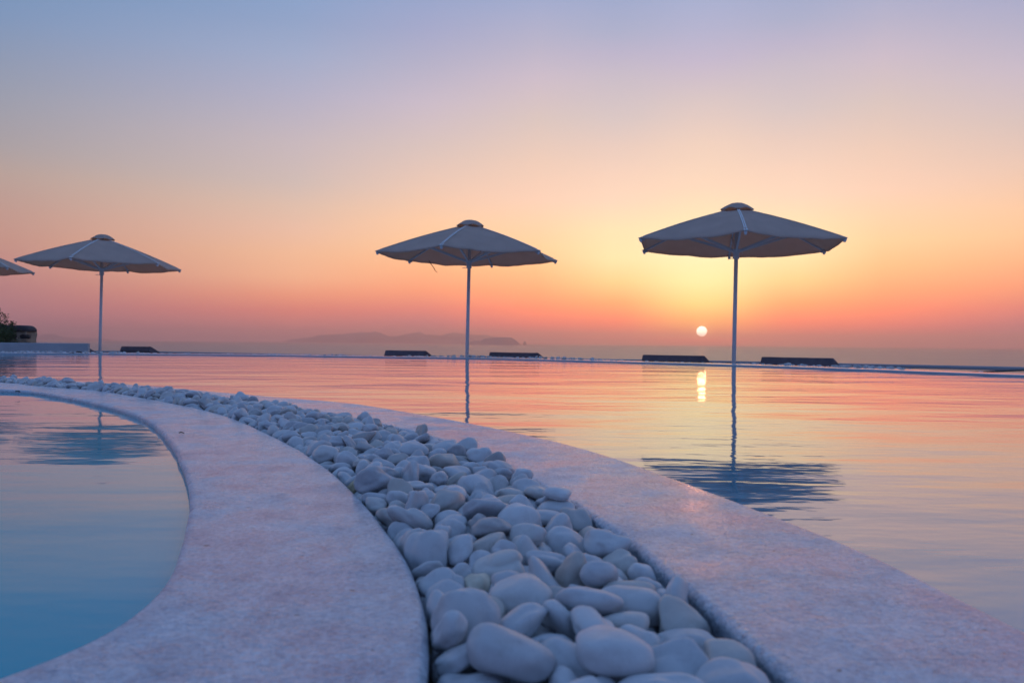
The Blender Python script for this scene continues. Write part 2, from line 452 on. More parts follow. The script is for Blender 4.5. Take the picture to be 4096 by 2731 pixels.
# basins under both pools
o = loft('pool_floor', offset(D, 0.0), offset(E, 0.0), -0.55, M_basin, 120, 2); tag(o, kind='structure')

# far coping, its outer pebble channel and the retaining wall down to the terrace
F = offset(E, 0.46); G2 = offset(E, 0.80); H2 = offset(E, 0.95)
o = coping('far_coping', F, E, 0.06, 0.5, 0.005, 0.001, M_wet)
tag(o, 'narrow white coping along the far edge of the large pool', 'coping')
DECK = -0.72
bm = bmesh.new()
band(bm, [[V(f.x, f.y, -0.06), V(g.x, g.y, -0.06), V(g.x, g.y, -0.035), V(h.x, h.y, -0.035), V(h.x, h.y, DECK - .1)] for f, g, h in zip(F, G2, H2)])
o = link('pebble_channel', bm, M_wall); tag(o, kind='structure')
# pebble bed floor
bm = bmesh.new(); band(bm, [[V(*b_.xy, -0.088), V(*c.xy, -0.088)] for b_, c in zip(offset(B, .003), offset(C, -.003))])
o = link('bed_floor', bm, simple('bed_membrane', (0.30, 0.29, 0.28), 0.9, [(80, .5, .004)], 0.3, 60)); tag(o, kind='structure')

# lower terrace
H3 = offset(E, 0.93)
outer = offset(E, 9.5)
bm = bmesh.new(); a = resample(H3, 160); b_ = resample(outer, 160)
band(bm, [[V(*p.xy, DECK), V(*q.xy, DECK), V(*q.xy, DECK - 1.0)] for p, q in zip(a, b_)])
o = link('terrace_floor', bm, M_deck); tag(o, kind='structure')

# hillside under the terrace and the sea
SEA_Z = -50.0
bm = bmesh.new()
rows = []
for j in range(48):
    v = j / 47
    row = []
    for i in range(81):
        x = (i - 40) * 22.0
        y0 = -300 + v * 760
        z = -1.45 - 0.02 * abs(x) * 0.3
        if y0 > 14: z -= (y0 - 14) * 0.38
        z += noise.noise(V(x * .02, y0 * .02, 0)) * min(6, max(0, (y0 - 26) * .2)) 
        row.append(bm.verts.new(V(x, y0, max(z, SEA_Z - .6))))
    rows.append(row)
for a, b_ in zip(rows, rows[1:]):
    for k in range(80): bm.faces.new((a[k], a[k + 1], b_[k + 1], b_[k]))
o = link('hillside', bm, M_earth, smooth=True); tag(o, kind='structure')
bm = bmesh.new()
SEA_R = 40000.0
prev = None
c0 = bm.verts.new(V(0, 0, SEA_Z))
for r in (300, 1200, 4000, 10000, 20000, 30000, SEA_R):
    ring = [bm.verts.new(V(r * math.cos(t), r * math.sin(t), SEA_Z)) for t in [2 * math.pi * k / 180 for k in range(180)]]
    if prev is None:
        for k in range(180): bm.faces.new((c0, ring[k], ring[(k + 1) % 180]))
    else:
        for k in range(180): bm.faces.new((prev[k], ring[k], ring[(k + 1) % 180], prev[(k + 1) % 180]))
    prev = ring
o = link('sea', bm, M_sea); tag(o, kind='structure')

# ------------------------------------------------------------------ islands
def island(name, pts, Y, depth, label, seed):
    """pts: skyline points in the photograph; a hill with real depth at distance Y"""
    prof = [at(x, y, Y) for x, y in pts]
    n = max(14, int((prof[-1].x - prof[0].x) / 80))
    line = resample(prof, n)
    bm = bmesh.new(); rows = []
    m = 14
    for i, p in enumerate(line):
        h = max(0.0, p.z - SEA_Z); row = []
        h *= 1 + noise.noise(V(p.x * .004, seed, 0)) * .03 + noise.noise(V(p.x * .0012, seed, 3)) * .03
        e = min(1, i / 3, (n - 1 - i) / 3)
        for k in range(m + 1):
            u = k / m * 2 - 1
            y = Y + u * depth * (0.4 + 0.6 * e) + noise.noise(V(p.x * .0007, u * 2, seed)) * depth * .3
            f = max(0, 1 - abs(u) ** 1.6)
            f = f * (1 - 0.25 * (1 - f) * (0.5 + noise.noise(V(p.x * .002, u * 3, seed + 4))))
            row.append(bm.verts.new(V(p.x * (y / Y), y, SEA_Z - 2 + h * e ** .5 * f)))
        rows.append(row)
    for a, b_ in zip(rows, rows[1:]):
        for k in range(m): bm.faces.new((a[k], a[k + 1], b_[k + 1], b_[k]))
    o = link(name, bm, M_island, smooth=True)
    tag(o, label, 'island'); return o
C3 = lambda L: [(1450 + x * .3827, 850 + y * .3827) for x, y in L]
far_line = [(1130, 1362), (1205, 1352), (1245, 1349), (1275, 1339), (1330, 1338), (1375, 1336)] + C3([(0, 1250), (80, 1250), (130, 1243), (200, 1260), (280, 1295), (360, 1295), (430, 1275), (500, 1262), (590, 1245), (660, 1275), (740, 1277), (810, 1290), (860, 1268), (950, 1253), (1060, 1268), (1180, 1278), (1300, 1280), (1400, 1298), (1500, 1316), (1640, 1352)])
island('mountainous_island', far_line, 33500, 3000, 'long faint mountainous island with several peaks on the horizon behind the middle umbrella', 1.3)
island('flat_topped_island', C3([(1045, 1358), (1090, 1341), (1160, 1339), (1240, 1338), (1280, 1312), (1350, 1308), (1420, 1303), (1500, 1300), (1580, 1308), (1620, 1328), (1640, 1342), (1658, 1360)]), 20000, 1000, 'darker flat topped island in front of the long range, right of the middle umbrella pole', 5.1)
island('rock_islet', C3([(1676, 1360), (1686, 1349), (1696, 1343), (1706, 1350), (1718, 1361)]), 19800, 110, 'tiny dark rock islet just off the right end of the flat topped island', 8.8)
C2 = lambda L: [(x * .2979, 1220 + y * .2979) for x, y in L]
island('hazy_island', C2([(-200, 470), (100, 420), (300, 395), (400, 380), (450, 393), (550, 403), (620, 390), (720, 383), (790, 408), (850, 432), (1000, 438), (1200, 440), (1400, 448), (1560, 466)]), 36500, 2400, 'very faint hazy island on the horizon behind the left umbrella', 2.2)

# ------------------------------------------------------------------ hexagonal parasol
RU = 1.75
HRIM = 1.612 + EYE.z - DECK           # height of the rim corners above the terrace

def make_parasol(seed):
    root = empty('parasol', (0, 0, DECK))
    sd_ = V(seed * 13.7, seed * 5.1, 0)
    Z0 = HRIM
    def corner(k): t = k * math.pi / 3; return V(math.sin(t), -math.cos(t), 0)
    def ridge(v): return 0.20 + (RU - 0.20) * v, Z0 + 0.535 * (1 - v) + 0.022 * math.sin(math.pi * v)
    def surf(k, u, v):
        a, b_ = corner(k), corner(k + 1)
        r, z = ridge(v)
        p = a.lerp(b_, u) * r
        s = 4 * u * (1 - u)
        p *= 1 - 0.028 * s * v ** 3
        p.z = z - s * (0.020 * math.sin(math.pi * min(1, v * 1.05)) + 0.052 * v ** 2.5)
        w = noise.noise(V(p.x * 2.2, p.y * 2.2, k * 3) + sd_) * 0.022 + noise.noise(V(p.x * 5, p.y * 5, k * 5) + sd_) * 0.012
        p.z += w * min(1, s * 2) 
        return p
    bm = bmesh.new(); NU, NV = 14, 16
    for k in range(6):
        g = [[bm.verts.new(surf(k, i / NU, j / NV)) for i in range(NU + 1)] for j in range(NV + 1)]
        for j in range(NV):
            for i in range(NU): bm.faces.new((g[j][i], g[j][i + 1], g[j + 1][i + 1], g[j + 1][i]))
        # turned-down hem
        h = [bm.verts.new(v.co + V(0, 0, -0.016) - v.co.normalized() * .002) for v in g[NV]]
        for i in range(NU): bm.faces.new((g[NV][i], g[NV][i + 1], h[i + 1], h[i]))
    bmesh.ops.remove_doubles(bm, verts=bm.verts, dist=0.0005)
    can = link('canopy', bm, M_canopy, root, smooth=True)
    sm = can.modifiers.new('cloth', 'SOLIDIFY'); sm.thickness = 0.003; sm.offset = 0
    for k in range(6):
        c = corner(k); side = V(-c.y, c.x, 0); bm = bmesh.new()
        for sgn in (-1, 1):
            rows = []
            for j in range(13):
                r, z = ridge(0.02 + 0.93 * j / 12)
                q = c * r + V(0, 0, z + 0.005)
                rows.append([bm.verts.new(q + side * (sgn * 0.013 + w)) for w in (-.0065, .0065)])
            for a, b_ in zip(rows, rows[1:]): bm.faces.new((a[0], a[1], b_[1], b_[0]))
        r, z = ridge(0.965)
        add_bar(bm, c * (r - .06) + V(0, 0, z + .012), c * (r + .06) + V(0, 0, z - .026), 0.055, 0.007)
        s = link('seam_tape', bm, M_tape, can)
        m = s.modifiers.new('t', 'SOLIDIFY'); m.thickness = 0.002
    # scalloped vent cap
    bm = bmesh.new(); rings = []; n = 48
    for r, z in ((0.0, .662), (.05, .661), (.10, .650), (.15, .626), (.20, .592), (.235, .566), (.25, .552)):
        ring = []
        for i in range(n):
            t = 2 * math.pi * i / n; ph = (t * 6 / (2 * math.pi)) % 1
            hexr = math.cos(math.pi / 6) / math.cos(((t + math.pi / 2) % (math.pi / 3)) - math.pi / 6)
            rr = r * (0.55 + .45 * hexr) * 1.06
            zz = Z0 + z + (r / .25) ** 3 * (0.022 * math.sin(math.pi * ph) * abs(math.sin(math.pi * ph * 1.0)) - .014) + noise.noise(V(t * 2, r * 9, 1)) * .006
            ring.append(bm.verts.new(V(rr * math.sin(t), -rr * math.cos(t), zz)))
        rings.append(ring)
    for a, b_ in zip(rings, rings[1:]):
        for i in range(n): bm.faces.new((a[i], a[(i + 1) % n], b_[(i + 1) % n], b_[i]))
    bmesh.ops.remove_doubles(bm, verts=bm.verts, dist=0.0008)
    cap = link('vent_cap', bm, M_canopy, root, smooth=True)
    sm = cap.modifiers.new('cloth', 'SOLIDIFY'); sm.thickness = 0.006; sm.offset = 0
    # pole, runner with flared collar, ribs and struts
    bm = bmesh.new(); add_tube(bm, [(0, 0, 0.03), (0, 0, 1.2), (0, 0, Z0 + .60)], [0.034, 0.033, 0.030], 20)
    link('pole', bm, M_alu, root, smooth=True)
    bm = bmesh.new()
    add_tube(bm, [(0, 0, z) for z in (0, .03, .032, .30, .31)], [.30, .30, .06, .045, .036], 28)
    link('base_plate', bm, M_white, root, bevel=.004)
    bm = bmesh.new()
    zs = [Z0 - .235, Z0 - .23, Z0 - .15, Z0 - .12, Z0 - .085, Z0 - .08]
    add_tube(bm, [(0, 0, z) for z in zs], [.046, .049, .049, .062, .078, .074], 20)
    hub = link('runner_hub', bm, M_alu, root, smooth=False)
    bm = bmesh.new()
    add_tube(bm, [(-.13, -.01, Z0 - .228), (-.04, -.01, Z0 - .226), (.05, -.01, Z0 - .226)], .006, 8)
    add_tube(bm, [(.055, -.02, Z0 - .16 - .03 * math.cos(t)) if False else (.075 + .022 * math.sin(t), -.02, Z0 - .14 - .025 * math.cos(t)) for t in [k * .7 for k in range(9)]], .004, 6)
    link('locking_pin', bm, M_alu, hub)
    bm = bmesh.new(); add_tube(bm, [(0, 0, z) for z in (Z0 + .42, Z0 + .44, Z0 + .53, Z0 + .54)], [.05, .07, .07, .05], 20)
    link('top_crown', bm, M_alu, root)
    for k in range(6):
        c = corner(k); bm = bmesh.new()
        pts = []
        for j in range(7):
            r, z = ridge(j / 6 * 0.985)
            if j == 0: r = .06
            pts.append(c * r + V(0, 0, z - .022 if j else z - .05))
        for a, b_ in zip(pts, pts[1:]): add_bar(bm, a, b_ + (b_ - a) * .02, .020, .030)
        rib = link('rib', bm, M_alu, root)
        bm = bmesh.new(); r, z = ridge(.985)
        add_bar(bm, c * (r - .07) + V(0, 0, z - .028), c * (r + .015) + V(0, 0, z - .040), .042, .040)
        add_box(bm, c * (r - .012) + V(0, 0, z - .064), (.034, .034, .026))
        link('end_cap', bm, M_white, rib, bevel=.004)
        bm = bmesh.new()
        ra, za = ridge(.56)
        add_bar(bm, c * .062 + V(0, 0, Z0 - .105), c * ra + V(0, 0, za - .040), .030, .042)
        link('strut', bm, M_alu, rib, bevel=.004)
        bm = bmesh.new()
        add_box(bm, c * ra + V(0, 0, za - .045), (.05, .05, .04), Matrix.Rotation(k * math.pi / 3, 3, 'Z'))
        link('bracket', bm, M_white, rib, bevel=.004)
    return root

PAR = [  # X, Y, rim height above eye level, turn, label
 (3.591, 13.576, 1.612, -.186, 'largest cream parasol, rightmost of the row and nearest the setting sun'),
 (-.814, 15.828, 1.623, -.224, 'cream parasol in the middle of the row with a dark strap hanging from its rim'),
 (-9.434, 19.412, 1.714, .105, 'cream parasol whose pole stands beside the end of the low white wall'),
 (-13.5, 20.4, 1.70, .20, 'cream parasol cut off by the left edge, only its rim tip in view'),
]
for i, (X, Y, zr, a, lab) in enumerate(PAR):
    o = make_parasol(i)
    h = zr + EYE.z - DECK
    lean = .0135
    o.rotation_mode = 'QUATERNION'
    o.rotation_quaternion = (Matrix.Rotation(lean, 4, 'Y') @ Matrix.Rotation(a, 4, 'Z')).to_quaternion()
    o.location = (X - h * lean, Y, DECK)
    o.scale = (1, 1, h / HRIM)
    tag(o, lab, 'parasol', 'cream parasols along the terrace')
    if i == 1:
        bm = bmesh.new(); z = HRIM - .065
        add_tube(bm, [(-.985, .60, z + .03), (-.96, .62, z - .03), (-.92, .63, z - .075), (-.885, .635, z - .13), (-.87, .64, z - .165), (-.845, .64, z - .185), (-.83, .64, z - .178)], [.008, .008, .007, .008, .007, .006, .006], 6)
        link('strap', bm, M_dark, o)

# ------------------------------------------------------------------ sun loungers (their raised backs show over the pool edge)
def make_lounger():
    root = empty('sun_lounger', (0, 0, DECK)); W = 1.0
    def cushion(name, a, b_, th):
        bm = bmesh.new(); add_bar(bm, a, b_, W, th)
        bmesh.ops.subdivide_edges(bm, edges=bm.edges, cuts=6, use_grid_fill=True)
        for v in bm.verts: v.co += v.normal * 0
        bm.normal_update()
        for v in bm.verts:
            v.co += v.normal * (noise.noise(v.co * 3.1) * .010 + noise.noise(v.co * 9 + V(4, 4, 4)) * .003)
        o = link(name, bm, M_cushion, root, smooth=True)
        m = o.modifiers.new('bevel', 'BEVEL'); m.width = .028; m.segments = 4; m.limit_method = 'ANGLE'; m.angle_limit = R(50)
        return o
    cushion('back_cushion', V(0.03, 0, .735), V(.80, 0, .385), .135)
    cushion('seat_cushion', V(.84, 0, .375), V(2.02, 0, .375), .12)
    bm = bmesh.new(); add_bar(bm, (.08, 0, .630), (.78, 0, .318), W * .86, .030); link('back_panel', bm, M_white, root, bevel=.006)
    for s in (-1, 1):
        bm = bmesh.new(); add_bar(bm, (.16, s * .33, .575), (.42, s * .33, .27), .03, .03); link('back_support', bm, M_alu, root)
    bm = bmesh.new(); add_box(bm, (1.15, 0, .265), (1.8, W * .96, .09)); link('frame', bm, M_white, root, bevel=.008)
    for sx in (.34, 1.95):
        for sy in (-.42, .42):
            bm = bmesh.new(); add_box(bm, (sx, sy, .11), (.07, .07, .22)); link('leg', bm, M_white, root, bevel=.006)
    return root
lo = make_lounger()
LNG = [  # left px, right px, D, turn (degrees), label
 (190, 338, 18.4, 24, 'charcoal sun lounger mostly hidden behind the end of the low white wall'),
 (465, 608, 21.6, 22, 'charcoal sun lounger back just right of the left parasol pole'),
 (1527, 1702, 17.4, 30, 'charcoal sun lounger back on the left of the middle parasol pole'),
 (1947, 2146, 15.5, 36, 'charcoal sun lounger back on the right of the middle parasol pole'),
 (2566, 2803, 13.6, 38, 'charcoal sun lounger back below the setting sun, left of the rightmost pole'),
 (3042, 3315, 12.3, 44, 'charcoal sun lounger back on the right of the rightmost parasol pole'),
]
for i, (x0, x1, D_, a, lab) in enumerate(LNG):
    o = lo if i == 0 else copy_tree(lo)
    xm = (x0 + x1) / 2
    p = at(xm, 1400, D_)
    w = (x1 - x0) / FPX * D_ / math.cos(R(a))
    o.location = (p.x, p.y, DECK)
    o.rotation_euler = (0, 0, math.pi / 2 - R(a))
    o.scale = (1, min(1.1, w / 1.0), 1.08 if i == 0 else 1)
    tag(o, lab, 'sun lounger', 'sun loungers below the pool edge')

# ------------------------------------------------------------------ handrail along the terrace edge
RZ = -0.05
rail_pts = [ground(x, y, RZ) for x, y in ((-400, 1399), (0, 1400), (400, 1402), (700, 1406), (1460, 1421), (2300, 1434), (2830, 1441), (3335, 1452), (4096, 1467))]
rail_pts += [rail_pts[-1] + V(1.2, -1.9, 0), rail_pts[-1] + V(2.2, -4.2, 0)]
rail_c = smooth_curve(rail_pts, 160, 30)
root = empty('handrail', rail_c[80] * 1.0)
root.location.z = DECK
bm = bmesh.new(); secs = []
for i, p in enumerate(rail_c):
    t = (rail_c[min(i + 1, 159)] - rail_c[max(i - 1, 0)]).normalized(); n_ = V(-t.y, t.x, 0)
    q = p - root.location
    s = [V(*(q + n_ * (math.cos(u) * .035)).xy, q.z - .032 + math.sin(u) * .032) for u in [2 * math.pi * k / 14 for k in range(15)]]
    secs.append(s)
band(bm, secs); bmesh.ops.remove_doubles(bm, verts=bm.verts, dist=1e-5)
link('top_rail', bm, M_rail, root, smooth=True)
for px in (330, 505, 1600, 2050, 2690, 3180):
    j = min(range(160), key=lambda k: abs((rail_c[k].x / rail_c[k].y) * FPX + IW / 2 - px))
    q = rail_c[j] - root.location
    bm = bmesh.new(); add_tube(bm, [(q.x, q.y, 0), (q.x, q.y, q.z - .06)], .022, 12)
    link('post', bm, M_white, root, smooth=True)
tag(root, 'long curved white handrail at the outer edge of the terrace, in front of the sea', 'handrail')
bm = bmesh.new()
add_tube(bm, [at(4160, 1479, 12.9), at(4037, 1482.5, 12.8), at(3935, 1487, 12.6), at(3828, 1490, 12.5), at(3700, 1503, 12.3), at(3600, 1560, 12.2), at(3590, 1640, 12.2)], [.010, .013, .014, .010, .010, .01, .01], 8)
o = link('cable', bm, M_dark); tag(o, 'thin dark cable sloping down beneath the handrail at the right', 'cable')

# ------------------------------------------------------------------ low white wall, stone wall and shrub at the left edge
p1 = at(337, 1373, 17.4); p0 = at(-620, 1363, 17.6)
root = empty('low_wall', V((p0.x + p1.x) / 2, 17.6, DECK))
bm = bmesh.new()
h1 = p1.z - DECK
add_box(bm, ((0), 0, h1 / 2), (p1.x - p0.x, .08, h1))
link('wall_block', bm, M_wall, root, bevel=.012)
tag(root, 'low smooth white rendered wall at the left, ending beside the left parasol pole', 'low wall')

q1 = at(118, 1325, 21.8); zt = at(100, 1301, 21.8).z
root = empty('stone_wall', V(q1.x - 1.4, 21.95, DECK))
L = 2.8; base_top = q1.z - DECK
bm = bmesh.new(); add_box(bm, (0, 0, base_top / 2), (L - .06, .46, base_top)); 
bmesh.ops.subdivide_edges(bm, edges=bm.edges, cuts=14, use_grid_fill=True)
for v in bm.verts: v.co += V(noise.noise(v.co * 5), noise.noise(v.co * 5 + V(3, 3, 3)), 0) * .03
link('wall_core', bm, M_mortar, root, smooth=True)
rnd = random.Random(5)
bm = bmesh.new()
for zc, hh in ((base_top - .62, .2), (base_top - .36, .22), (base_top - .14, .15)):
    x = -L / 2 + .1
    while x < L / 2 - .03:
        w = rnd.uniform(.22, .46); w = min(w, L / 2 + .012 - x)
        if rnd.random() < .86:
            b2 = bmesh.new(); bmesh.ops.create_icosphere(b2, subdivisions=3, radius=1)
            cx = x + w / 2; hz = hh * rnd.uniform(.38, .5)
            for v in b2.verts:
                d = v.co.copy(); d = V(*(abs(t) ** .62 * (1 if t > 0 else -1) for t in d))
                d *= 1 + noise.noise(v.co * 1.6 + V(x, zc, 0) * 9) * .22
                v.co = V(cx + d.x * w * .47, -.16 + d.y * .115, zc + d.z * hz)
            tmp = bpy.data.meshes.new('t'); b2.to_mesh(tmp); bm.from_mesh(tmp); bpy.data.meshes.remove(tmp); b2.free()
        x += w + .03
link('facing_stones', bm, M_lava, root, smooth=True)
bm = bmesh.new(); ch = zt - q1.z
prof = [(-.30, 0), (-.31, ch * .35), (-.27, ch * .75), (-.15, ch), (.15, ch), (.27, ch * .75), (.31, ch * .35), (.30, 0)]
secs = []
for i in range(33):
    u = i / 32; x = -L / 2 + L * u
    e = min(1, (L / 2 - x) / .22); sc = math.sqrt(max(0.0, 1 - (1 - e) ** 2)) if e < 1 else 1
    secs.append([V(x + .015, y * (.55 + .45 * sc), base_top + (z * (.45 + .55 * sc)) + noise.noise(V(x * 3, y * 3, 2)) * .012) for y, z in prof])
band(bm, [s + [s[0]] for s in secs]); bm.faces.new([bm.verts.new(v) for v in secs[-1]]); bm.faces.new([bm.verts.new(v) for v in secs[0]])
bmesh.ops.remove_doubles(bm, verts=bm.verts, dist=1e-4)
link('coping_cap', bm, M_cap, root, smooth=True)
tag(root, 'dark volcanic stone wall with rounded black cap, half hidden behind the shrub', 'stone wall')

bc = at(-62, 1330, 19.6)
root = empty('shrub', V(bc.x, bc.y, DECK))
bm = bmesh.new(); lf = bmesh.new(); rnd = random.Random(11)
top = bc.z - DECK
add_tube(bm, [(0, 0, 0), (.02, 0, .4), (0, .02, top)], [.05, .04, .02], 10)
tips = []
for k in range(95):
    t = rnd.uniform(0, 2 * math.pi); ph = math.acos(rnd.uniform(-.6, 1)); rr = rnd.uniform(.40, .66)
    tip = V(rr * math.sin(ph) * math.cos(t) * .95, rr * math.sin(ph) * math.sin(t), top - .12 + rr * math.cos(ph) * 1.15)
    tips.append(tip)
    add_tube(bm, [(0, 0, rnd.uniform(.4, top - .1)), tip * .6 + V(0, 0, top * .35), tip], [.014, .009, .004], 5)
for tip in tips:
    for _ in range(64):
        p = tip * rnd.choice((1, 1, .8)) + V(0, 0, 0) + V(rnd.gauss(0, .045), rnd.gauss(0, .045), rnd.gauss(-.01, .05))
        d = V(rnd.gauss(0, 1), rnd.gauss(0, 1), rnd.gauss(.4, 1)).normalized(); s_ = d.orthogonal().normalized() * rnd.uniform(.010, .016)
        ln = rnd.uniform(.035, .058)
        vs = [lf.verts.new(q) for q in (p, p + d * ln * .5 + s_, p + d * ln, p + d * ln * .5 - s_)]
        lf.faces.new(vs)
link('trunk', bm, M_bark, root, smooth=True); link('crown', lf, M_leaf, root)
tag(root, 'dark green rounded shrub at the left edge in front of the stone wall', 'shrub')

# ------------------------------------------------------------------ blown leaves
def leaf(px, py, z, L_, yaw, lab):
    bm = bmesh.new(); rows = []
    for i in range(9):
        u = i / 8; w = .32 * math.sin(math.pi * min(1, u * .93 + .05)) ** .8
        rows.append([bm.verts.new(V((u - .5) * L_, s * w * L_, L_ * (.12 + .16 * s * s + .10 * math.sin(u * 4)))) for s in (-1, -.5, 0, .5, 1)])
    for a, b_ in zip(rows, rows[1:]):
        for k in range(4): bm.faces.new((a[k], a[k + 1], b_[k + 1], b_[k]))
    p = ground(px, py, z)
    o = link('dry_leaf', bm, M_dryleaf, smooth=True, loc=(p.x, p.y, z))
    m = o.modifiers.new('t', 'SOLIDIFY'); m.thickness = L_ * .03
    o.rotation_euler = (0, 0, yaw); tag(o, lab, 'leaf', 'small dry leaves on the copings')
leaf(726, 1735, .001, .014, .4, 'tiny brown dry leaf lying on the broad coping, beside the small pool bend')
leaf(71, 1570, .001, .024, 1.2, 'small dry leaf stuck on the rim of the small pool at the left edge')
leaf(316, 1413.5, .001, .10, .2, 'dark curled leaf on the far coping below the low white wall')
leaf(287, 1415, .001, .07, 1.0, 'smaller of the two dark bits on the far coping below the low white wall')

# ------------------------------------------------------------------ pebble shapes: length 1 along x, water-worn, each kind a little different
NKIND = 20
def pebble_bm(kind, sub):
    r_ = random.Random(100 + kind)
    bm = bmesh.new(); bmesh.ops.create_icosphere(bm, subdivisions=sub, radius=0.5)
    by, bz = r_.uniform(.58, .90), r_.uniform(.38, .60)
    ex = r_.uniform(.78, .98)
    off = V(r_.uniform(0, 50), r_.uniform(0, 50), r_.uniform(0, 50))
    amp = r_.uniform(.24, .50); taper = r_.uniform(-.34, .34); bend = r_.uniform(-.18, .18)
    for v in bm.verts:
        d = v.co * 2
        q = V(*(abs(t) ** ex * (1 if t > 0 else -1) for t in d)) * 0.5
        q *= 1 + noise.noise(d * .85 + off) * amp + noise.noise(d * 1.9 + off) * amp * .22
        q.y *= by * (1 + taper * q.x * 2); q.z *= bz * (1 + taper * .6 * q.x * 2)
        q.z += bend * (q.x * q.x * 4 - .4) * .5
        v.co = q
    return bm
from mathutils import Quaternion
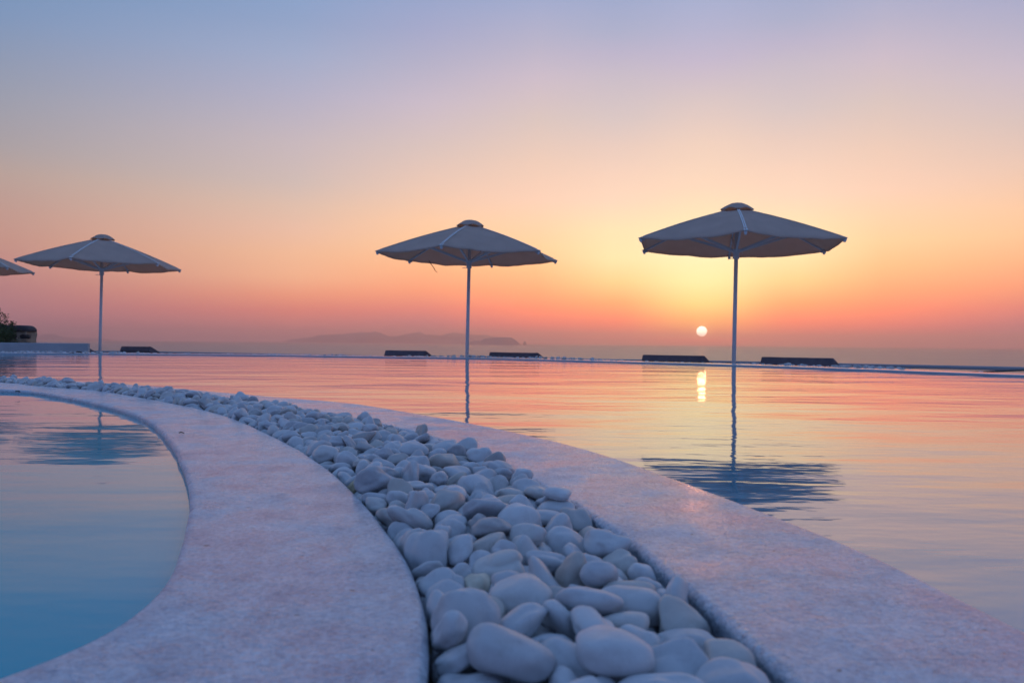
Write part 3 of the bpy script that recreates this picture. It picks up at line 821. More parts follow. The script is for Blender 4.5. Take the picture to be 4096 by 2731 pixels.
# settled stones: x, y, z in half millimetres, turn as four hundredths, length in millimetres, kind
STONES = (
1,1332,56,99,3,11,-10,66,12, 163,1344,62,62,5,4,78,66,19, 225,1240,32,26,-3,35,90,66,17, 331,1272,35,9,11,3,-99,56,3,
-80,1479,62,25,-8,-57,78,63,10, 104,1208,28,36,-30,82,-33,59,7, 243,1332,20,94,33,-9,1,66,15, 375,1173,28,81,-14,13,56,66,19,
27,1666,53,74,3,-7,67,66,19, -73,1314,-11,63,2,-8,-77,60,4, -196,2026,35,49,47,25,-69,66,16, 150,1605,55,97,-15,-1,-18,65,1,
236,1664,35,11,3,-7,99,66,12, 323,1594,22,44,-8,27,-85,58,3, -68,1085,41,72,45,-10,-52,66,14, 99,1375,25,42,20,18,87,66,9,
31,1292,-10,68,11,25,68,56,7, -98,1417,60,2,87,-29,40,43,13, 21,1504,47,36,23,-20,-88,55,17, -20,1903,43,24,-9,-11,96,55,15,
237,2106,52,6,-41,-91,-4,60,3, -92,1397,19,33,-28,2,90,46,18, 112,1573,16,73,8,45,51,66,15, 358,1392,25,81,5,16,-56,48,6,
190,1777,63,92,26,14,27,44,8, 133,1846,35,33,-75,26,-51,61,9, -455,2876,63,48,-6,-31,-82,63,6, 143,2180,20,20,41,-26,85,64,16,
-275,2373,44,85,-11,33,40,65,15, 24,2302,64,31,-4,18,-93,63,16, -61,2402,65,93,-32,4,18,66,18, 312,1502,6,1,1,-5,-100,63,9,
-120,2030,46,74,33,-16,-56,49,1, 146,1485,48,77,5,4,-64,56,17, -51,2191,66,92,-3,-5,-39,55,10, -147,1812,18,7,-4,-31,95,49,3,
-194,2544,63,79,16,-5,59,66,9, 87,1286,9,50,-16,-55,65,44,9, 204,1567,19,51,-12,8,85,66,1, 42,2141,58,90,30,-19,-27,49,12,
150,1270,0,47,-79,-37,13,44,18, 77,1789,34,1,90,-21,-38,59,14, 89,1999,27,19,-7,-18,-96,56,17, 249,2025,9,87,16,-34,-33,66,9,
193,2462,22,78,12,14,-60,66,2, -19,1242,3,89,-10,-18,-41,45,3, 335,1695,42,55,-13,43,-70,46,17, 277,1144,22,87,-1,9,-49,52,18,
-45,2078,34,67,54,27,43,66,2, -121,2902,51,84,3,22,-49,66,10, -135,1717,17,90,28,-34,-3,55,3, -188,1950,12,84,-26,-26,-39,48,1,
-820,3714,50,62,6,-13,77,66,16, 28,2047,26,44,8,49,-75,47,4, 306,1908,2,3,62,-1,78,52,13, -287,3408,47,12,-25,14,95,66,4,
-272,2473,67,15,-54,43,-71,47,15, 173,1190,-4,79,-1,15,-60,44,4, 150,2636,75,86,1,2,-51,46,19, -139,3605,64,54,-7,-3,84,55,4,
-75,1832,21,64,-23,-22,70,47,13, 224,1466,17,76,14,40,-50,40,4, -361,3031,54,68,53,-45,-23,61,15, -422,3696,69,98,13,2,-12,66,19,
-367,2759,48,21,-71,57,36,50,18, -42,1154,9,94,25,15,-16,57,6, 119,2319,20,89,-26,-34,18,66,7, -281,2257,-4,43,42,23,-77,54,8,
-156,2236,37,31,-7,-64,70,46,16, -129,1606,16,70,-41,42,-40,61,11, 127,2611,11,97,-6,1,23,66,6, -424,2657,34,90,3,4,-42,46,9,
68,2872,40,92,17,-7,34,58,4, -353,2692,32,44,2,-63,-64,52,12, -243,2116,32,64,-53,39,-39,52,6, -677,3483,31,50,-38,49,60,64,11,
-301,2340,-12,64,-49,5,-59,53,6, -329,2484,17,62,20,16,74,66,10, -329,3148,54,98,-18,0,-8,62,4, -234,2435,58,85,16,-21,-46,39,16,
107,2439,40,1,100,-9,-3,51,5, -97,1899,8,55,7,-77,-33,46,17, -45,2964,34,53,26,44,-68,44,18, -15,2006,41,59,73,-14,-31,37,6,
245,1752,31,99,11,0,-3,54,17, 202,1082,29,57,33,-11,-74,47,4, -41,3262,59,53,-14,12,-83,66,18, 102,2788,41,95,0,24,20,55,3,
-259,2999,58,50,-38,-34,70,50,13, -201,3180,42,22,13,-6,96,66,3, -894,3867,36,44,32,0,-84,66,4, -64,1962,24,57,25,-11,78,45,17,
-379,2552,-11,94,23,-26,0,47,13, -90,1453,-32,88,-5,-16,45,58,2, -236,3704,56,64,-32,36,60,53,1, 33,1387,6,93,-5,10,34,42,13,
15,1744,20,88,33,18,-30,65,0, -475,3532,51,93,18,-1,32,57,14, -90,2805,34,81,36,36,-28,45,15, 68,1468,24,14,0,-11,-98,38,18,
-204,3765,71,97,18,-7,13,56,6, -312,2866,53,76,2,-4,-65,52,15, -4,2805,44,61,-1,11,79,51,5, -173,2391,30,45,-6,-18,87,62,8,
-287,3849,60,86,16,3,-49,66,5, 0,1416,-32,46,-14,-18,-86,53,0, -361,3338,62,73,-15,11,66,51,4, -740,4172,67,98,-4,-14,14,66,15,
-536,3597,47,63,-34,41,56,53,6, -159,2306,47,35,8,8,-93,49,1, 161,2063,18,44,39,22,78,53,5, -442,2739,29,96,-22,17,8,42,6,
33,3052,56,10,86,-5,49,46,6, -56,3393,40,58,-55,59,11,54,4, -684,3427,22,79,-32,14,51,52,10, 301,1838,-1,42,-30,-24,-82,62,14,
-35,3169,47,30,77,-54,11,46,9, -193,3068,37,90,-19,-22,33,54,0, -1056,4178,27,35,-82,32,31,42,5, -818,3997,51,51,-42,-42,-62,41,6,
45,2559,40,91,-22,35,-9,47,4, -679,3920,53,93,16,11,30,47,1, -109,3093,40,40,24,-18,-87,66,0, -555,3059,22,14,25,-15,-94,44,2,
-464,3060,66,61,-8,-8,-78,66,18, -612,3210,5,75,-33,23,-53,57,5, 43,1550,3,97,-2,14,-19,62,18, -1129,4348,51,16,11,-50,-85,49,2,
-180,2158,50,59,27,-40,-65,49,9, -132,1744,-34,88,20,-24,-35,55,11, -134,1589,-65,49,42,62,44,44,19, -230,2073,-46,86,1,-45,-25,38,6,
-75,2272,45,34,-37,-85,14,48,2, -946,3960,3,34,41,0,85,61,18, -1233,5240,65,94,-24,-6,25,66,15, -1074,4542,50,83,16,20,-50,62,16,
-753,3982,56,88,-4,47,10,48,18, 330,1223,-2,33,-26,46,-78,43,9, -334,2443,-48,78,19,-5,-59,65,17, 104,1679,19,28,-2,-19,94,60,17,
123,2705,37,52,3,-23,-82,47,3, -107,1520,7,97,13,12,-16,40,11, -662,3339,14,29,-1,21,-93,49,16, -1750,5501,63,41,-1,-91,-1,49,6,
-175,2711,58,81,14,7,56,57,14, -487,4516,53,68,52,-33,-40,60,15, -228,2160,-38,96,1,9,-28,59,15, -454,4235,54,72,16,-26,-63,53,15,
-589,3343,27,56,2,82,-5,49,8, -526,3747,58,59,53,-4,61,57,9, -780,4659,61,97,2,13,-19,44,6, -1306,4645,45,53,-18,-45,70,55,8,
-328,3687,48,1,-25,29,92,49,8, -1476,5038,74,69,19,-2,-70,54,12, -1240,4543,32,68,14,0,-72,57,19, -1028,4092,8,75,43,-25,-44,50,18,
-3283,7502,40,3,62,27,-73,66,4, -119,2723,22,88,-14,-42,16,57,13, -575,3130,13,85,-32,-24,34,52,16, -144,3310,37,43,-6,-14,-89,47,6,
-1000,4477,63,89,32,-10,-32,52,15, -19,2702,34,94,4,-15,31,51,1, -163,1833,-24,64,12,-5,-76,47,19, -199,1975,-42,84,-6,-28,47,41,1,
-123,1732,-93,6,-11,4,-99,51,15, -174,1904,-11,8,10,54,83,50,0, -1439,4905,31,13,67,21,70,50,6, -2283,6324,57,83,-29,29,-38,56,4,
-473,2833,-1,59,23,32,70,61,0, -61,1576,34,67,14,14,-71,52,19, -552,4201,42,39,-33,41,-75,66,7, -690,4510,31,96,25,-13,1,62,16,
64,2140,9,78,17,-22,-56,56,12, -900,4813,32,100,6,1,2,66,6, -1305,4872,53,4,78,-57,-25,58,18, -1586,5681,72,74,-11,-1,66,66,16,
-2021,5898,42,28,-45,-84,-9,47,12, -1336,5148,62,79,40,46,-4,50,18, -416,2707,-19,97,-18,-2,17,52,3, -733,3480,-29,68,-14,42,-59,56,3,
-4222,8529,60,23,3,44,-87,66,18, -2640,7038,81,8,4,24,97,66,10, -1240,4783,51,42,88,3,21,59,9, -123,1506,-46,37,62,-18,-67,35,19,
-1057,4412,40,89,24,28,26,44,6, -1233,5088,43,5,4,34,-94,60,17, -648,4070,43,49,4,17,-86,45,1, 39,2983,43,32,-10,53,-78,41,16,
-2195,6834,72,57,5,25,-78,66,4, -389,2639,-24,32,-22,18,-90,57,8, -519,4282,43,13,8,76,-63,53,14, -1740,5683,27,27,25,-27,-89,60,4,
-2108,6041,49,89,3,-24,38,58,16, -920,5275,51,50,11,59,62,63,12, -280,2638,46,46,-33,35,74,43,4, -1153,4681,56,23,15,-85,-46,50,12,
-501,2888,-16,28,-3,44,-85,34,2, -720,4328,41,58,-27,4,77,56,4, 164,1946,26,84,4,-23,-49,59,16, 217,2346,5,68,36,-31,-56,61,7,
239,1928,2,76,-5,39,-52,55,13, -761,3590,-2,13,-8,-13,-98,55,1, -568,3539,38,33,-9,-42,-84,53,14, -2482,6555,57,43,10,-27,-85,61,17,
-516,3394,48,97,10,4,-21,48,12, -140,2146,16,84,-27,-7,46,66,15, 155,1452,-7,93,-3,11,-34,57,3, -980,5079,52,67,-30,-16,67,65,8,
-138,2052,-10,94,28,-8,17,61,3, -802,3649,5,25,18,-21,-93,44,14, -2666,6721,39,27,54,25,-76,51,1, -634,3285,17,79,-46,23,33,43,0,
-1863,5650,53,49,44,-13,-74,51,10, -808,4923,53,29,1,26,-92,63,2, -1338,4732,13,96,20,-12,-18,66,7, -1059,5124,65,24,4,-4,97,50,3,
-903,4143,47,81,-3,30,-50,57,9, -545,3017,-10,55,-27,-2,79,42,15, -2319,6331,-13,92,-37,16,-5,66,16, -2915,7150,57,91,39,-8,12,66,2,
-1810,5550,34,58,50,-18,-62,54,19, -638,3872,27,95,22,2,22,52,13, -441,3162,41,83,53,-11,14,48,7, -921,4658,56,76,-39,-6,-52,44,1,
-3141,7320,73,51,27,1,-81,46,4, -4798,9159,91,8,4,-29,-95,66,6, -1456,5540,52,76,-39,26,46,59,3, -603,3448,44,75,-10,9,64,48,18,
-182,1900,-59,64,-6,-3,77,44,12, -844,4638,22,53,0,16,83,60,4, -1171,4448,18,2,-14,35,-92,58,13, -3644,7912,57,0,17,16,-97,60,19,
-99,3191,19,73,-3,62,-28,54,4, -2262,6599,60,47,30,6,-83,66,2, -1550,5562,56,27,-28,37,84,49,6, -120,2527,28,51,-2,31,-80,56,12,
-3930,8231,44,71,-47,-15,50,58,4, -339,2617,-8,73,6,55,-41,57,19, 328,1626,-31,53,28,-15,79,60,2, -752,4088,32,2,6,-30,-95,66,19,
-806,4832,52,62,-6,-72,30,59,9, -439,2773,-43,14,-10,-2,-98,52,7, -1815,6043,62,10,-73,67,-6,58,12, -1121,4288,21,3,-41,-9,91,45,19,
-397,3234,27,51,-6,46,-73,66,16, -845,3780,7,1,-22,2,-98,59,10, -1017,4286,31,82,-57,-2,4,50,13, -384,3948,40,24,2,2,97,60,2,
-209,3579,36,4,26,24,93,43,12, -523,2938,-15,66,36,-11,-65,39,16, -1378,4826,4,94,-20,9,-27,61,12, -1620,5272,35,98,0,20,2,45,19,
327,1728,1,51,39,6,76,54,9, -1377,4865,45,94,-1,24,23,48,0, -2737,6993,65,37,-13,21,-90,55,4, -966,4393,32,12,-15,-84,-51,51,10,
-2796,6898,43,41,23,-42,78,48,1, -658,4615,41,45,5,7,89,52,8, -1602,5206,16,58,23,-20,-75,44,10, -2384,6398,19,94,18,22,-20,48,10,
-1629,5380,44,45,-12,-8,-88,54,9, -1672,6156,66,11,12,10,-98,58,16, -539,3233,24,43,45,2,-79,66,5, -886,4412,40,50,-29,-20,79,47,16,
-73,2615,40,34,5,8,-94,48,4, -2123,6567,58,69,-21,43,-54,51,4, -1721,5413,22,47,30,9,-82,45,19, -4483,8666,34,17,17,-78,-58,48,12,
-2067,6753,48,58,75,16,-28,52,10, -2444,6485,27,39,3,13,91,66,14, -4522,8682,75,31,9,-26,-91,53,14, -4855,8928,80,90,37,0,21,60,13,
-391,3554,47,53,41,16,72,50,7, 59,1373,-41,84,-9,-54,5,38,16, -1843,5781,61,78,7,-48,-40,54,7, -1117,5085,47,93,-5,20,30,64,14,
-3990,8247,75,13,-73,10,-66,53,9, -2198,6150,19,82,40,-17,38,52,2, -4958,9060,87,57,-37,17,72,53,4, -1773,6181,61,86,3,8,51,66,4,
99,2247,22,14,-30,-94,-8,45,1, -967,4720,47,41,6,30,-86,59,18, -2495,6878,71,18,31,23,-90,48,4, -1089,4225,1,39,-35,-18,83,46,16,
-4681,8798,59,44,16,20,86,59,15, -2053,5938,12,64,31,34,61,49,10, -1840,5946,37,30,-62,-21,69,59,12, -126,2288,4,60,25,-10,-75,55,12,
-396,2831,28,51,-18,-6,84,53,4, -4447,8743,75,90,20,-4,-38,62,17, -5130,9095,54,65,23,-64,34,50,19, -215,2882,24,24,-8,9,-96,62,5,
-1726,6080,59,38,49,-77,-16,54,7, -1101,4919,45,64,-5,-74,20,51,5, -3108,7282,30,71,-4,-15,69,47,8, -1937,5774,15,77,15,3,-62,53,0,
-4815,8871,24,90,40,0,-16,50,6, -2538,6597,39,76,-15,43,-46,52,16, -225,2198,13,12,19,-40,89,66,13, -3061,7524,90,71,62,-2,33,49,6,
-3463,7673,54,49,67,-17,53,41,13, -5041,9062,61,99,9,-1,5,48,4, -1416,5226,59,48,-10,5,-87,46,15, -751,3870,24,50,33,24,-76,48,14,
-2460,7017,69,95,12,18,23,55,15, -3712,7989,24,86,8,-2,-50,66,4, -994,4651,56,93,-32,11,18,46,18, -3886,8134,22,78,51,-34,-14,52,5,
-4774,8850,75,20,-67,-72,-2,48,12, -283,3327,11,84,-11,44,29,57,6, -958,4328,38,82,44,-36,5,48,12, -601,4355,22,53,-10,38,-75,56,5,
-1072,5295,48,1,13,28,-95,66,5, -1395,5665,56,28,17,-24,-91,53,9, -2958,7596,64,71,59,16,34,61,12, -609,3178,-43,83,-37,4,-42,40,15,
-475,3306,37,93,-17,7,-33,51,8, -2219,6262,53,37,-4,9,-92,53,5, -4570,8687,19,30,0,-45,84,53,18, -4015,8309,20,70,-8,-49,-52,58,6,
-1884,5687,-34,8,80,15,-57,51,4, -3062,7319,54,16,-17,-9,-97,48,10, -1516,5068,25,82,-36,9,44,51,13, -737,3824,30,42,-88,-19,-15,42,14,
-426,4352,31,52,10,28,80,66,2, -3056,7427,65,55,-18,17,-79,66,8, -3352,7566,30,89,33,-31,-2,55,11, -490,3643,45,81,-51,29,-6,42,19,
-2740,6856,23,59,7,-21,-77,55,7, -3708,7958,75,18,7,96,19,43,10, 35,1945,3,77,-5,-11,-63,64,9, -3952,8444,88,20,19,6,96,66,9,
-178,2793,27,86,32,7,-39,64,0, -1294,5022,47,8,2,50,-86,59,13, -950,4474,36,31,-30,-1,90,50,5, -1152,4378,1,66,17,-6,-73,48,15,
-219,2487,8,92,-17,-11,32,56,19, 88,1448,-32,27,-16,27,91,38,15, -213,3514,18,23,-32,18,90,45,19, -1179,5340,16,26,34,56,-70,56,4,
-1489,5005,13,77,-2,-35,-53,49,9, -2518,6753,49,42,63,64,-11,41,4, 0,1803,5,94,13,13,-30,53,11, -2147,6216,51,19,8,-98,-8,50,13,
-594,4723,21,79,12,-8,-60,57,17, -3472,7814,74,36,93,-4,-7,47,13, -3790,8055,61,22,-88,30,-30,59,11, -2570,6634,-7,69,4,14,71,57,1,
-5463,9427,57,92,-25,-5,-29,44,8, -713,3634,27,34,-34,-79,37,63,7, -689,3400,-30,27,-32,-4,91,53,10, -1390,5520,30,76,-38,-52,-2,56,7,
-5724,9627,71,43,4,3,90,54,17, -963,4154,15,55,-19,18,-79,66,2, 73,2775,4,82,3,32,48,48,2, -2991,7373,60,3,49,-27,-83,55,5,
-638,3306,-44,87,46,9,-13,57,14, -4957,8994,45,76,10,-9,-64,62,3, -108,3518,15,83,-16,-6,-53,66,16, -1657,5742,43,89,2,19,-41,55,12,
-642,3659,24,67,-51,24,-48,47,9, -5036,9036,-4,87,-44,-15,-14,50,3, -5707,9635,16,70,-21,-5,68,54,16, -5101,9145,74,50,31,-68,44,57,4,
-20,1485,-15,78,41,3,-48,41,0, -1184,5628,35,31,-20,8,-93,56,2, -2944,7076,9,93,23,15,-23,41,6, -1672,5348,11,94,0,4,-34,44,19,
-4125,8363,21,30,-24,72,58,55,17, -4326,8603,45,85,-6,14,51,52,16, -3137,7512,70,59,14,9,79,63,7, -1810,6455,47,92,28,17,-20,48,4,
-131,1664,-68,96,-14,-24,3,32,18, -4254,8461,5,21,-11,-36,90,54,1, -4431,8625,11,79,-4,39,46,43,19, 231,2151,-8,78,-4,11,61,66,18,
-3418,7641,52,53,2,-20,-83,40,5, -4906,8925,15,90,7,-8,-42,48,8, -3880,8327,52,41,17,-37,-82,66,6, -5539,9575,57,52,5,43,-73,66,3,
-1220,4508,-16,27,1,43,86,45,14, 63,2683,17,1,19,4,98,48,14, -280,2946,23,67,28,-17,67,42,11, -1992,6084,43,30,4,-39,-87,49,19,
-1564,6017,46,90,-9,21,-38,55,16, -2004,5856,-20,28,90,-21,27,47,7, -714,4944,34,84,-29,-20,-42,37,19, 205,1830,19,60,-12,29,-73,62,2,
-1001,4225,16,20,32,-33,87,45,10, -760,4787,18,87,-44,-20,6,54,3, -5879,9742,69,79,-57,-21,5,55,7, -5260,9292,68,79,61,2,-2,61,9,
-568,3953,25,60,-45,44,49,66,13, -875,5086,37,72,-16,-39,55,63,7, 7,3187,9,53,-17,-67,49,55,13, -1049,5038,39,86,11,39,-31,44,0,
-2107,6419,35,37,-56,7,74,52,11, -4304,8676,74,91,-2,23,-34,66,19, -2422,6783,56,66,28,-45,-53,58,9, -5825,9715,16,88,-22,-2,-43,57,16,
-351,4152,28,23,12,4,97,66,10, -3558,7789,51,35,-6,-22,91,41,11, 257,1618,-24,11,-15,-63,-75,37,1, -5252,9232,13,37,-3,-26,89,58,8,
-4640,8739,23,10,-64,72,-27,35,6, -2280,6499,55,99,8,-14,-5,66,1, -1204,4715,35,41,35,21,82,53,0, -1254,4585,-22,16,-5,6,98,66,0,
-650,3244,-42,68,-50,21,-49,39,2, -984,4035,-9,67,7,-30,-67,47,11, -688,3935,7,99,-12,6,7,59,18, -206,3650,29,76,-29,1,-58,51,19,
-3539,7757,1,26,26,53,76,47,8, -1639,5276,3,99,-3,14,-2,41,15, -2103,6005,-16,88,-37,4,-29,44,6, -817,3701,-26,88,-9,-7,46,43,17,
-906,4913,35,93,21,30,-8,51,19, -2894,7020,31,17,-13,-11,97,48,11, -4224,8665,95,37,-12,84,39,46,5, -5373,9343,23,1,36,45,-82,51,11,
-1131,4617,42,4,19,-4,98,49,10, -5801,9680,69,28,31,34,84,39,4, -687,4884,14,42,15,36,82,66,9, -1875,6209,64,32,-13,-16,-92,57,14,
-3644,8195,72,62,65,-4,-44,48,4, -3063,7229,-10,96,-18,0,-22,52,1, -1556,5099,-21,86,-30,5,-40,34,8, -1490,5299,34,1,-6,-21,98,56,3,
-3662,7903,6,34,-17,9,92,37,13, -809,3929,15,29,9,40,-87,52,18, -806,3855,17,42,-50,-10,75,56,14, -3198,7406,32,89,8,36,27,60,1,
-2141,6487,59,86,-35,6,-38,51,9, -2787,6927,-23,99,3,14,2,66,6, -2585,6706,25,24,-23,10,-94,60,17, -1457,4958,-27,81,1,-11,-57,55,4,
-1450,5862,44,24,-43,19,-85,55,13, -1612,6203,39,96,-27,4,-7,47,6, -395,4237,25,91,-2,10,41,45,6, -3150,7342,13,80,13,41,42,42,4,
21,2230,19,3,20,31,93,55,9, -1023,5230,71,71,11,17,67,40,0, -2991,7181,12,77,20,3,60,57,0, -4083,8322,43,15,34,-6,-93,41,9,
-1471,5141,41,84,22,6,50,48,3, -4706,8793,19,85,-2,7,-51,49,17, -5490,9494,60,84,-27,-12,-45,57,10, -54,1514,37,66,60,-15,43,40,17,
-3782,8183,55,47,-60,64,7,57,18, -2664,6826,31,37,47,45,-67,55,10, -3457,7923,88,5,-12,-61,78,44,8, -2691,6774,4,94,14,17,-27,40,18,
-3042,7242,27,65,-30,2,-70,47,19, -2161,6102,5,62,2,-38,-69,39,15, -876,3890,-26,75,29,-14,-58,57,0, -2008,6272,57,89,-13,-1,45,45,6,
-5178,9184,36,76,-51,17,37,59,8, -5315,9297,30,21,33,-23,89,43,1, -480,4000,50,8,-91,-41,-5,58,3, -1044,4871,33,33,59,67,-31,47,12,
-2245,6407,62,84,27,-27,-38,49,9, -1713,5417,-28,74,8,-17,-64,56,10, -4179,8426,19,46,47,-75,4,42,6, -2073,6111,33,73,19,0,-66,61,5,
-2809,7050,50,93,-2,-35,-7,66,10, -5760,9666,15,48,-47,-4,74,49,11, -7,2875,-15,81,29,30,41,66,19, -1068,4748,49,14,-13,-16,-97,48,9,
-2251,6237,-5,96,-5,-22,-15,51,15, -2833,6954,39,83,29,3,-48,44,15, -5632,9549,19,45,5,-10,89,37,17, -5772,9788,83,42,28,47,73,64,0,
-5320,9346,75,25,84,38,-31,48,2, -1339,5871,30,86,0,51,-2,45,19, -1339,5215,46,48,8,42,-77,57,7, -1335,5450,8,74,64,4,-19,54,4,
-3546,7964,69,87,7,-7,-48,52,6, -2916,7523,62,91,-18,27,24,46,16, -3950,8558,67,42,40,42,-70,46,18, -4491,8624,1,39,-4,17,91,39,14,
-5644,9686,46,88,20,21,37,60,1, -273,2704,25,55,-10,79,24,53,16, -578,3103,-47,84,40,-1,-37,44,14, -274,2577,21,20,-25,-1,95,54,4,
-967,5197,25,93,5,29,22,63,6, -161,2623,28,68,-1,7,73,46,4, -1569,5165,-22,96,10,9,-23,46,1, -4042,8443,58,58,-7,33,-74,66,8,
-3447,7990,76,48,17,-13,85,66,2, -2747,7457,44,28,7,43,85,59,19, -5703,9711,48,48,-65,-56,17,45,6, 84,1715,-24,51,-9,17,-84,43,1,
365,1318,-28,92,-2,36,13,64,16, -545,4593,17,23,-7,-37,90,54,5, -875,3821,-57,6,-1,37,-93,45,2, -606,4013,24,97,-18,15,8,44,3,
-5357,9572,87,0,23,19,-95,60,6, -5504,9460,14,88,8,16,-44,44,2, -1964,6449,52,78,-1,3,-62,66,1, -3824,8104,-3,57,-14,-3,81,48,10,
-3388,7893,69,98,-17,-9,1,51,3, -5455,9419,19,99,-6,-4,16,36,9, 21,1657,-5,96,11,14,-21,44,6, -890,4707,20,40,84,17,33,51,13,
-673,3804,1,62,-66,-42,0,47,1, -2100,6299,35,81,2,9,57,62,3, -3449,7686,-16,81,23,-7,-53,60,4, -5261,9428,59,47,-38,69,-40,66,18,
-1792,5567,-37,81,-7,-15,-56,66,9, -2905,7366,49,99,-10,12,2,56,6, -3371,7723,62,84,-17,-51,7,60,1, -2470,6513,-28,11,-40,82,-40,54,0,
-2287,7009,37,74,-38,52,18,56,15, -4752,8813,-8,94,-6,33,-10,37,6, -4420,8570,-5,73,-29,12,-60,35,11, -2230,6701,51,79,-44,-4,43,49,18,
-3560,7844,24,40,18,2,-90,66,19, -181,1933,-100,98,18,3,2,40,12, -17,2161,14,47,17,37,-78,42,3, -453,2965,49,86,49,9,6,59,18,
-883,4271,46,14,8,12,98,46,12, -1083,5473,41,51,7,22,-83,61,6, -1958,6209,59,49,21,-20,-82,48,18, -875,4503,27,34,4,-8,94,48,10,
-1734,5792,53,67,-62,34,-19,44,13, -4334,8570,8,96,-20,8,16,36,17, -2519,6548,-18,14,-32,-2,94,41,5, -2020,6020,29,98,-7,-12,-13,54,15,
-2882,7010,-25,51,-10,-25,82,66,9, -4758,8990,56,59,11,-35,-72,66,9, -4819,9045,66,23,21,-84,45,45,15, -2386,6658,51,58,17,26,75,60,0,
-1597,5806,64,16,-31,94,4,49,19, -5029,9215,94,46,75,47,-8,49,4, 127,2001,-22,72,19,-1,-67,49,17, -97,1522,-80,84,32,-21,39,45,18,
-1387,5319,57,96,18,13,14,55,15, -1429,5059,27,66,-5,7,74,54,8, -2615,6984,46,84,32,-38,-22,53,7, -59,1552,-23,96,17,-3,-20,53,2,
-3416,7623,11,30,-14,-25,91,38,1, -1661,6292,50,42,7,67,61,51,2, 9,2942,17,21,35,-75,51,46,11, -1382,5815,34,62,-9,63,45,49,6,
-3321,7511,-23,76,-22,34,-50,40,3, -5556,9507,10,51,1,-30,-81,33,12, -634,4639,-4,80,54,-21,16,55,17, -178,1826,-111,85,1,-7,-52,26,0,
-10,1426,20,63,-16,7,76,47,15, -2122,6676,39,54,1,-2,-84,63,19, -794,3623,-58,41,4,-18,90,52,2, -1669,5328,-44,15,-29,-28,90,55,10,
-3203,7659,63,84,6,50,20,46,12, -4384,8842,73,90,13,-2,42,64,7, -3227,7415,-33,51,8,77,-38,45,12, -4962,9177,89,67,-17,15,70,53,0,
48,1459,-8,8,0,11,99,39,1, 152,1763,21,96,-13,18,-19,42,7, -377,3419,33,53,18,-80,-20,58,7, -1512,5510,20,43,-23,-14,-86,46,6,
-2129,6075,-20,66,12,-25,-70,45,6, -3478,7733,36,41,-1,-25,-88,48,9, -2583,6787,43,9,-45,-74,-49,42,12, -4093,8320,-25,24,-51,-53,64,38,19,
-5832,9831,45,82,-13,30,-46,66,4, 294,2057,-29,25,71,-14,-64,40,19, -745,3748,16,43,2,-17,89,60,19, -694,4719,20,41,18,4,90,63,19,
-1460,5720,43,55,-7,18,81,53,16, -915,5004,35,47,-67,0,57,43,12, -2021,6191,27,5,-50,-36,-78,52,7, -4595,8775,41,37,73,-37,-44,48,4,
-2751,7179,54,13,-39,50,-76,59,2, -5169,9161,-19,16,-14,11,97,45,10, 43,1501,-37,25,-9,0,-96,36,15, -354,4032,30,11,90,29,30,53,7,
-2835,7476,71,17,-7,18,-97,46,16, -1133,4995,40,28,-6,12,95,44,0, -4111,8631,80,13,-10,-96,-24,42,18, -1505,5042,-42,74,-8,16,-65,47,16,
-3242,7836,58,28,-20,-42,-84,66,16, -3045,7653,47,38,4,57,-73,52,18, -756,5032,13,41,78,-37,-30,44,3, -5572,9748,56,66,-20,-17,-71,66,7,
-4901,9219,64,52,51,42,-54,46,5, -5666,9600,-15,91,-23,-20,-30,50,5, -1360,5715,18,10,-12,78,60,53,4, -276,4064,29,57,-58,48,-34,49,18,
-3987,8279,-19,27,10,-35,-89,52,1, -3277,7451,-31,58,-72,2,-38,44,0, -3707,8223,40,84,2,41,-35,54,5, -1952,5939,19,8,-1,-15,-99,61,8,
-3353,7815,59,12,42,-19,-88,45,13, -3212,7765,74,39,-7,30,87,45,12, -3168,7335,-41,43,29,27,81,51,13, -2612,6747,-3,92,6,22,-32,52,18,
-5326,9295,-15,29,-80,43,30,36,9, 269,1778,-19,14,-1,12,98,53,8, -354,2543,-83,32,15,21,91,66,12, -639,3760,12,93,-20,-12,28,63,13,
-2673,7386,29,28,51,3,81,60,1, -661,4148,33,61,-72,3,-31,43,13, -5376,9707,81,81,38,10,-43,66,16, -5906,9783,18,82,10,10,55,64,10,
-5737,9978,78,64,6,-10,76,61,8, -4498,8736,26,5,4,-8,99,53,12, -710,4024,19,13,-27,18,94,47,0, -4658,8969,68,55,-5,0,-83,64,1,
-1161,4361,-48,69,14,-20,68,42,2, -4276,8542,13,34,30,-8,89,41,6, -4718,8913,55,74,12,35,57,47,5, -4556,8937,61,47,86,16,-13,54,8,
-5593,9525,-8,50,-10,3,-86,32,0, -4419,8733,23,38,-48,63,-48,43,8, -2405,6600,-4,93,2,32,17,66,4, -1822,5650,18,40,19,-28,-85,55,1,
157,2254,-18,98,6,-10,-13,56,1, -273,3077,16,71,12,-6,69,46,6, -578,3689,42,67,-19,-32,64,52,10, -853,4199,35,6,-28,10,95,50,2,
66,2355,19,59,16,-21,76,44,7, -1554,5938,41,37,-18,-50,-76,43,11, -6225,10311,53,89,-30,-33,10,57,3, -5888,9971,95,65,41,-41,49,51,18,
-1888,6022,39,94,18,29,4,57,10, -477,2808,-73,42,54,-30,66,47,2, -707,4230,14,43,-6,2,90,66,1, -4353,8554,-34,49,0,4,87,66,1,
-388,3808,19,47,-16,21,-84,51,0, -3786,8319,40,44,-21,-56,-67,43,15, -1923,5793,-26,79,10,-4,60,55,5, -44,1914,-17,28,23,-23,-91,39,10,
-5198,9533,81,58,-15,-17,78,64,5, 112,2405,-7,23,3,15,96,66,17, 302,1714,-48,73,2,10,67,47,18, 75,1229,-23,97,24,-7,5,39,3,
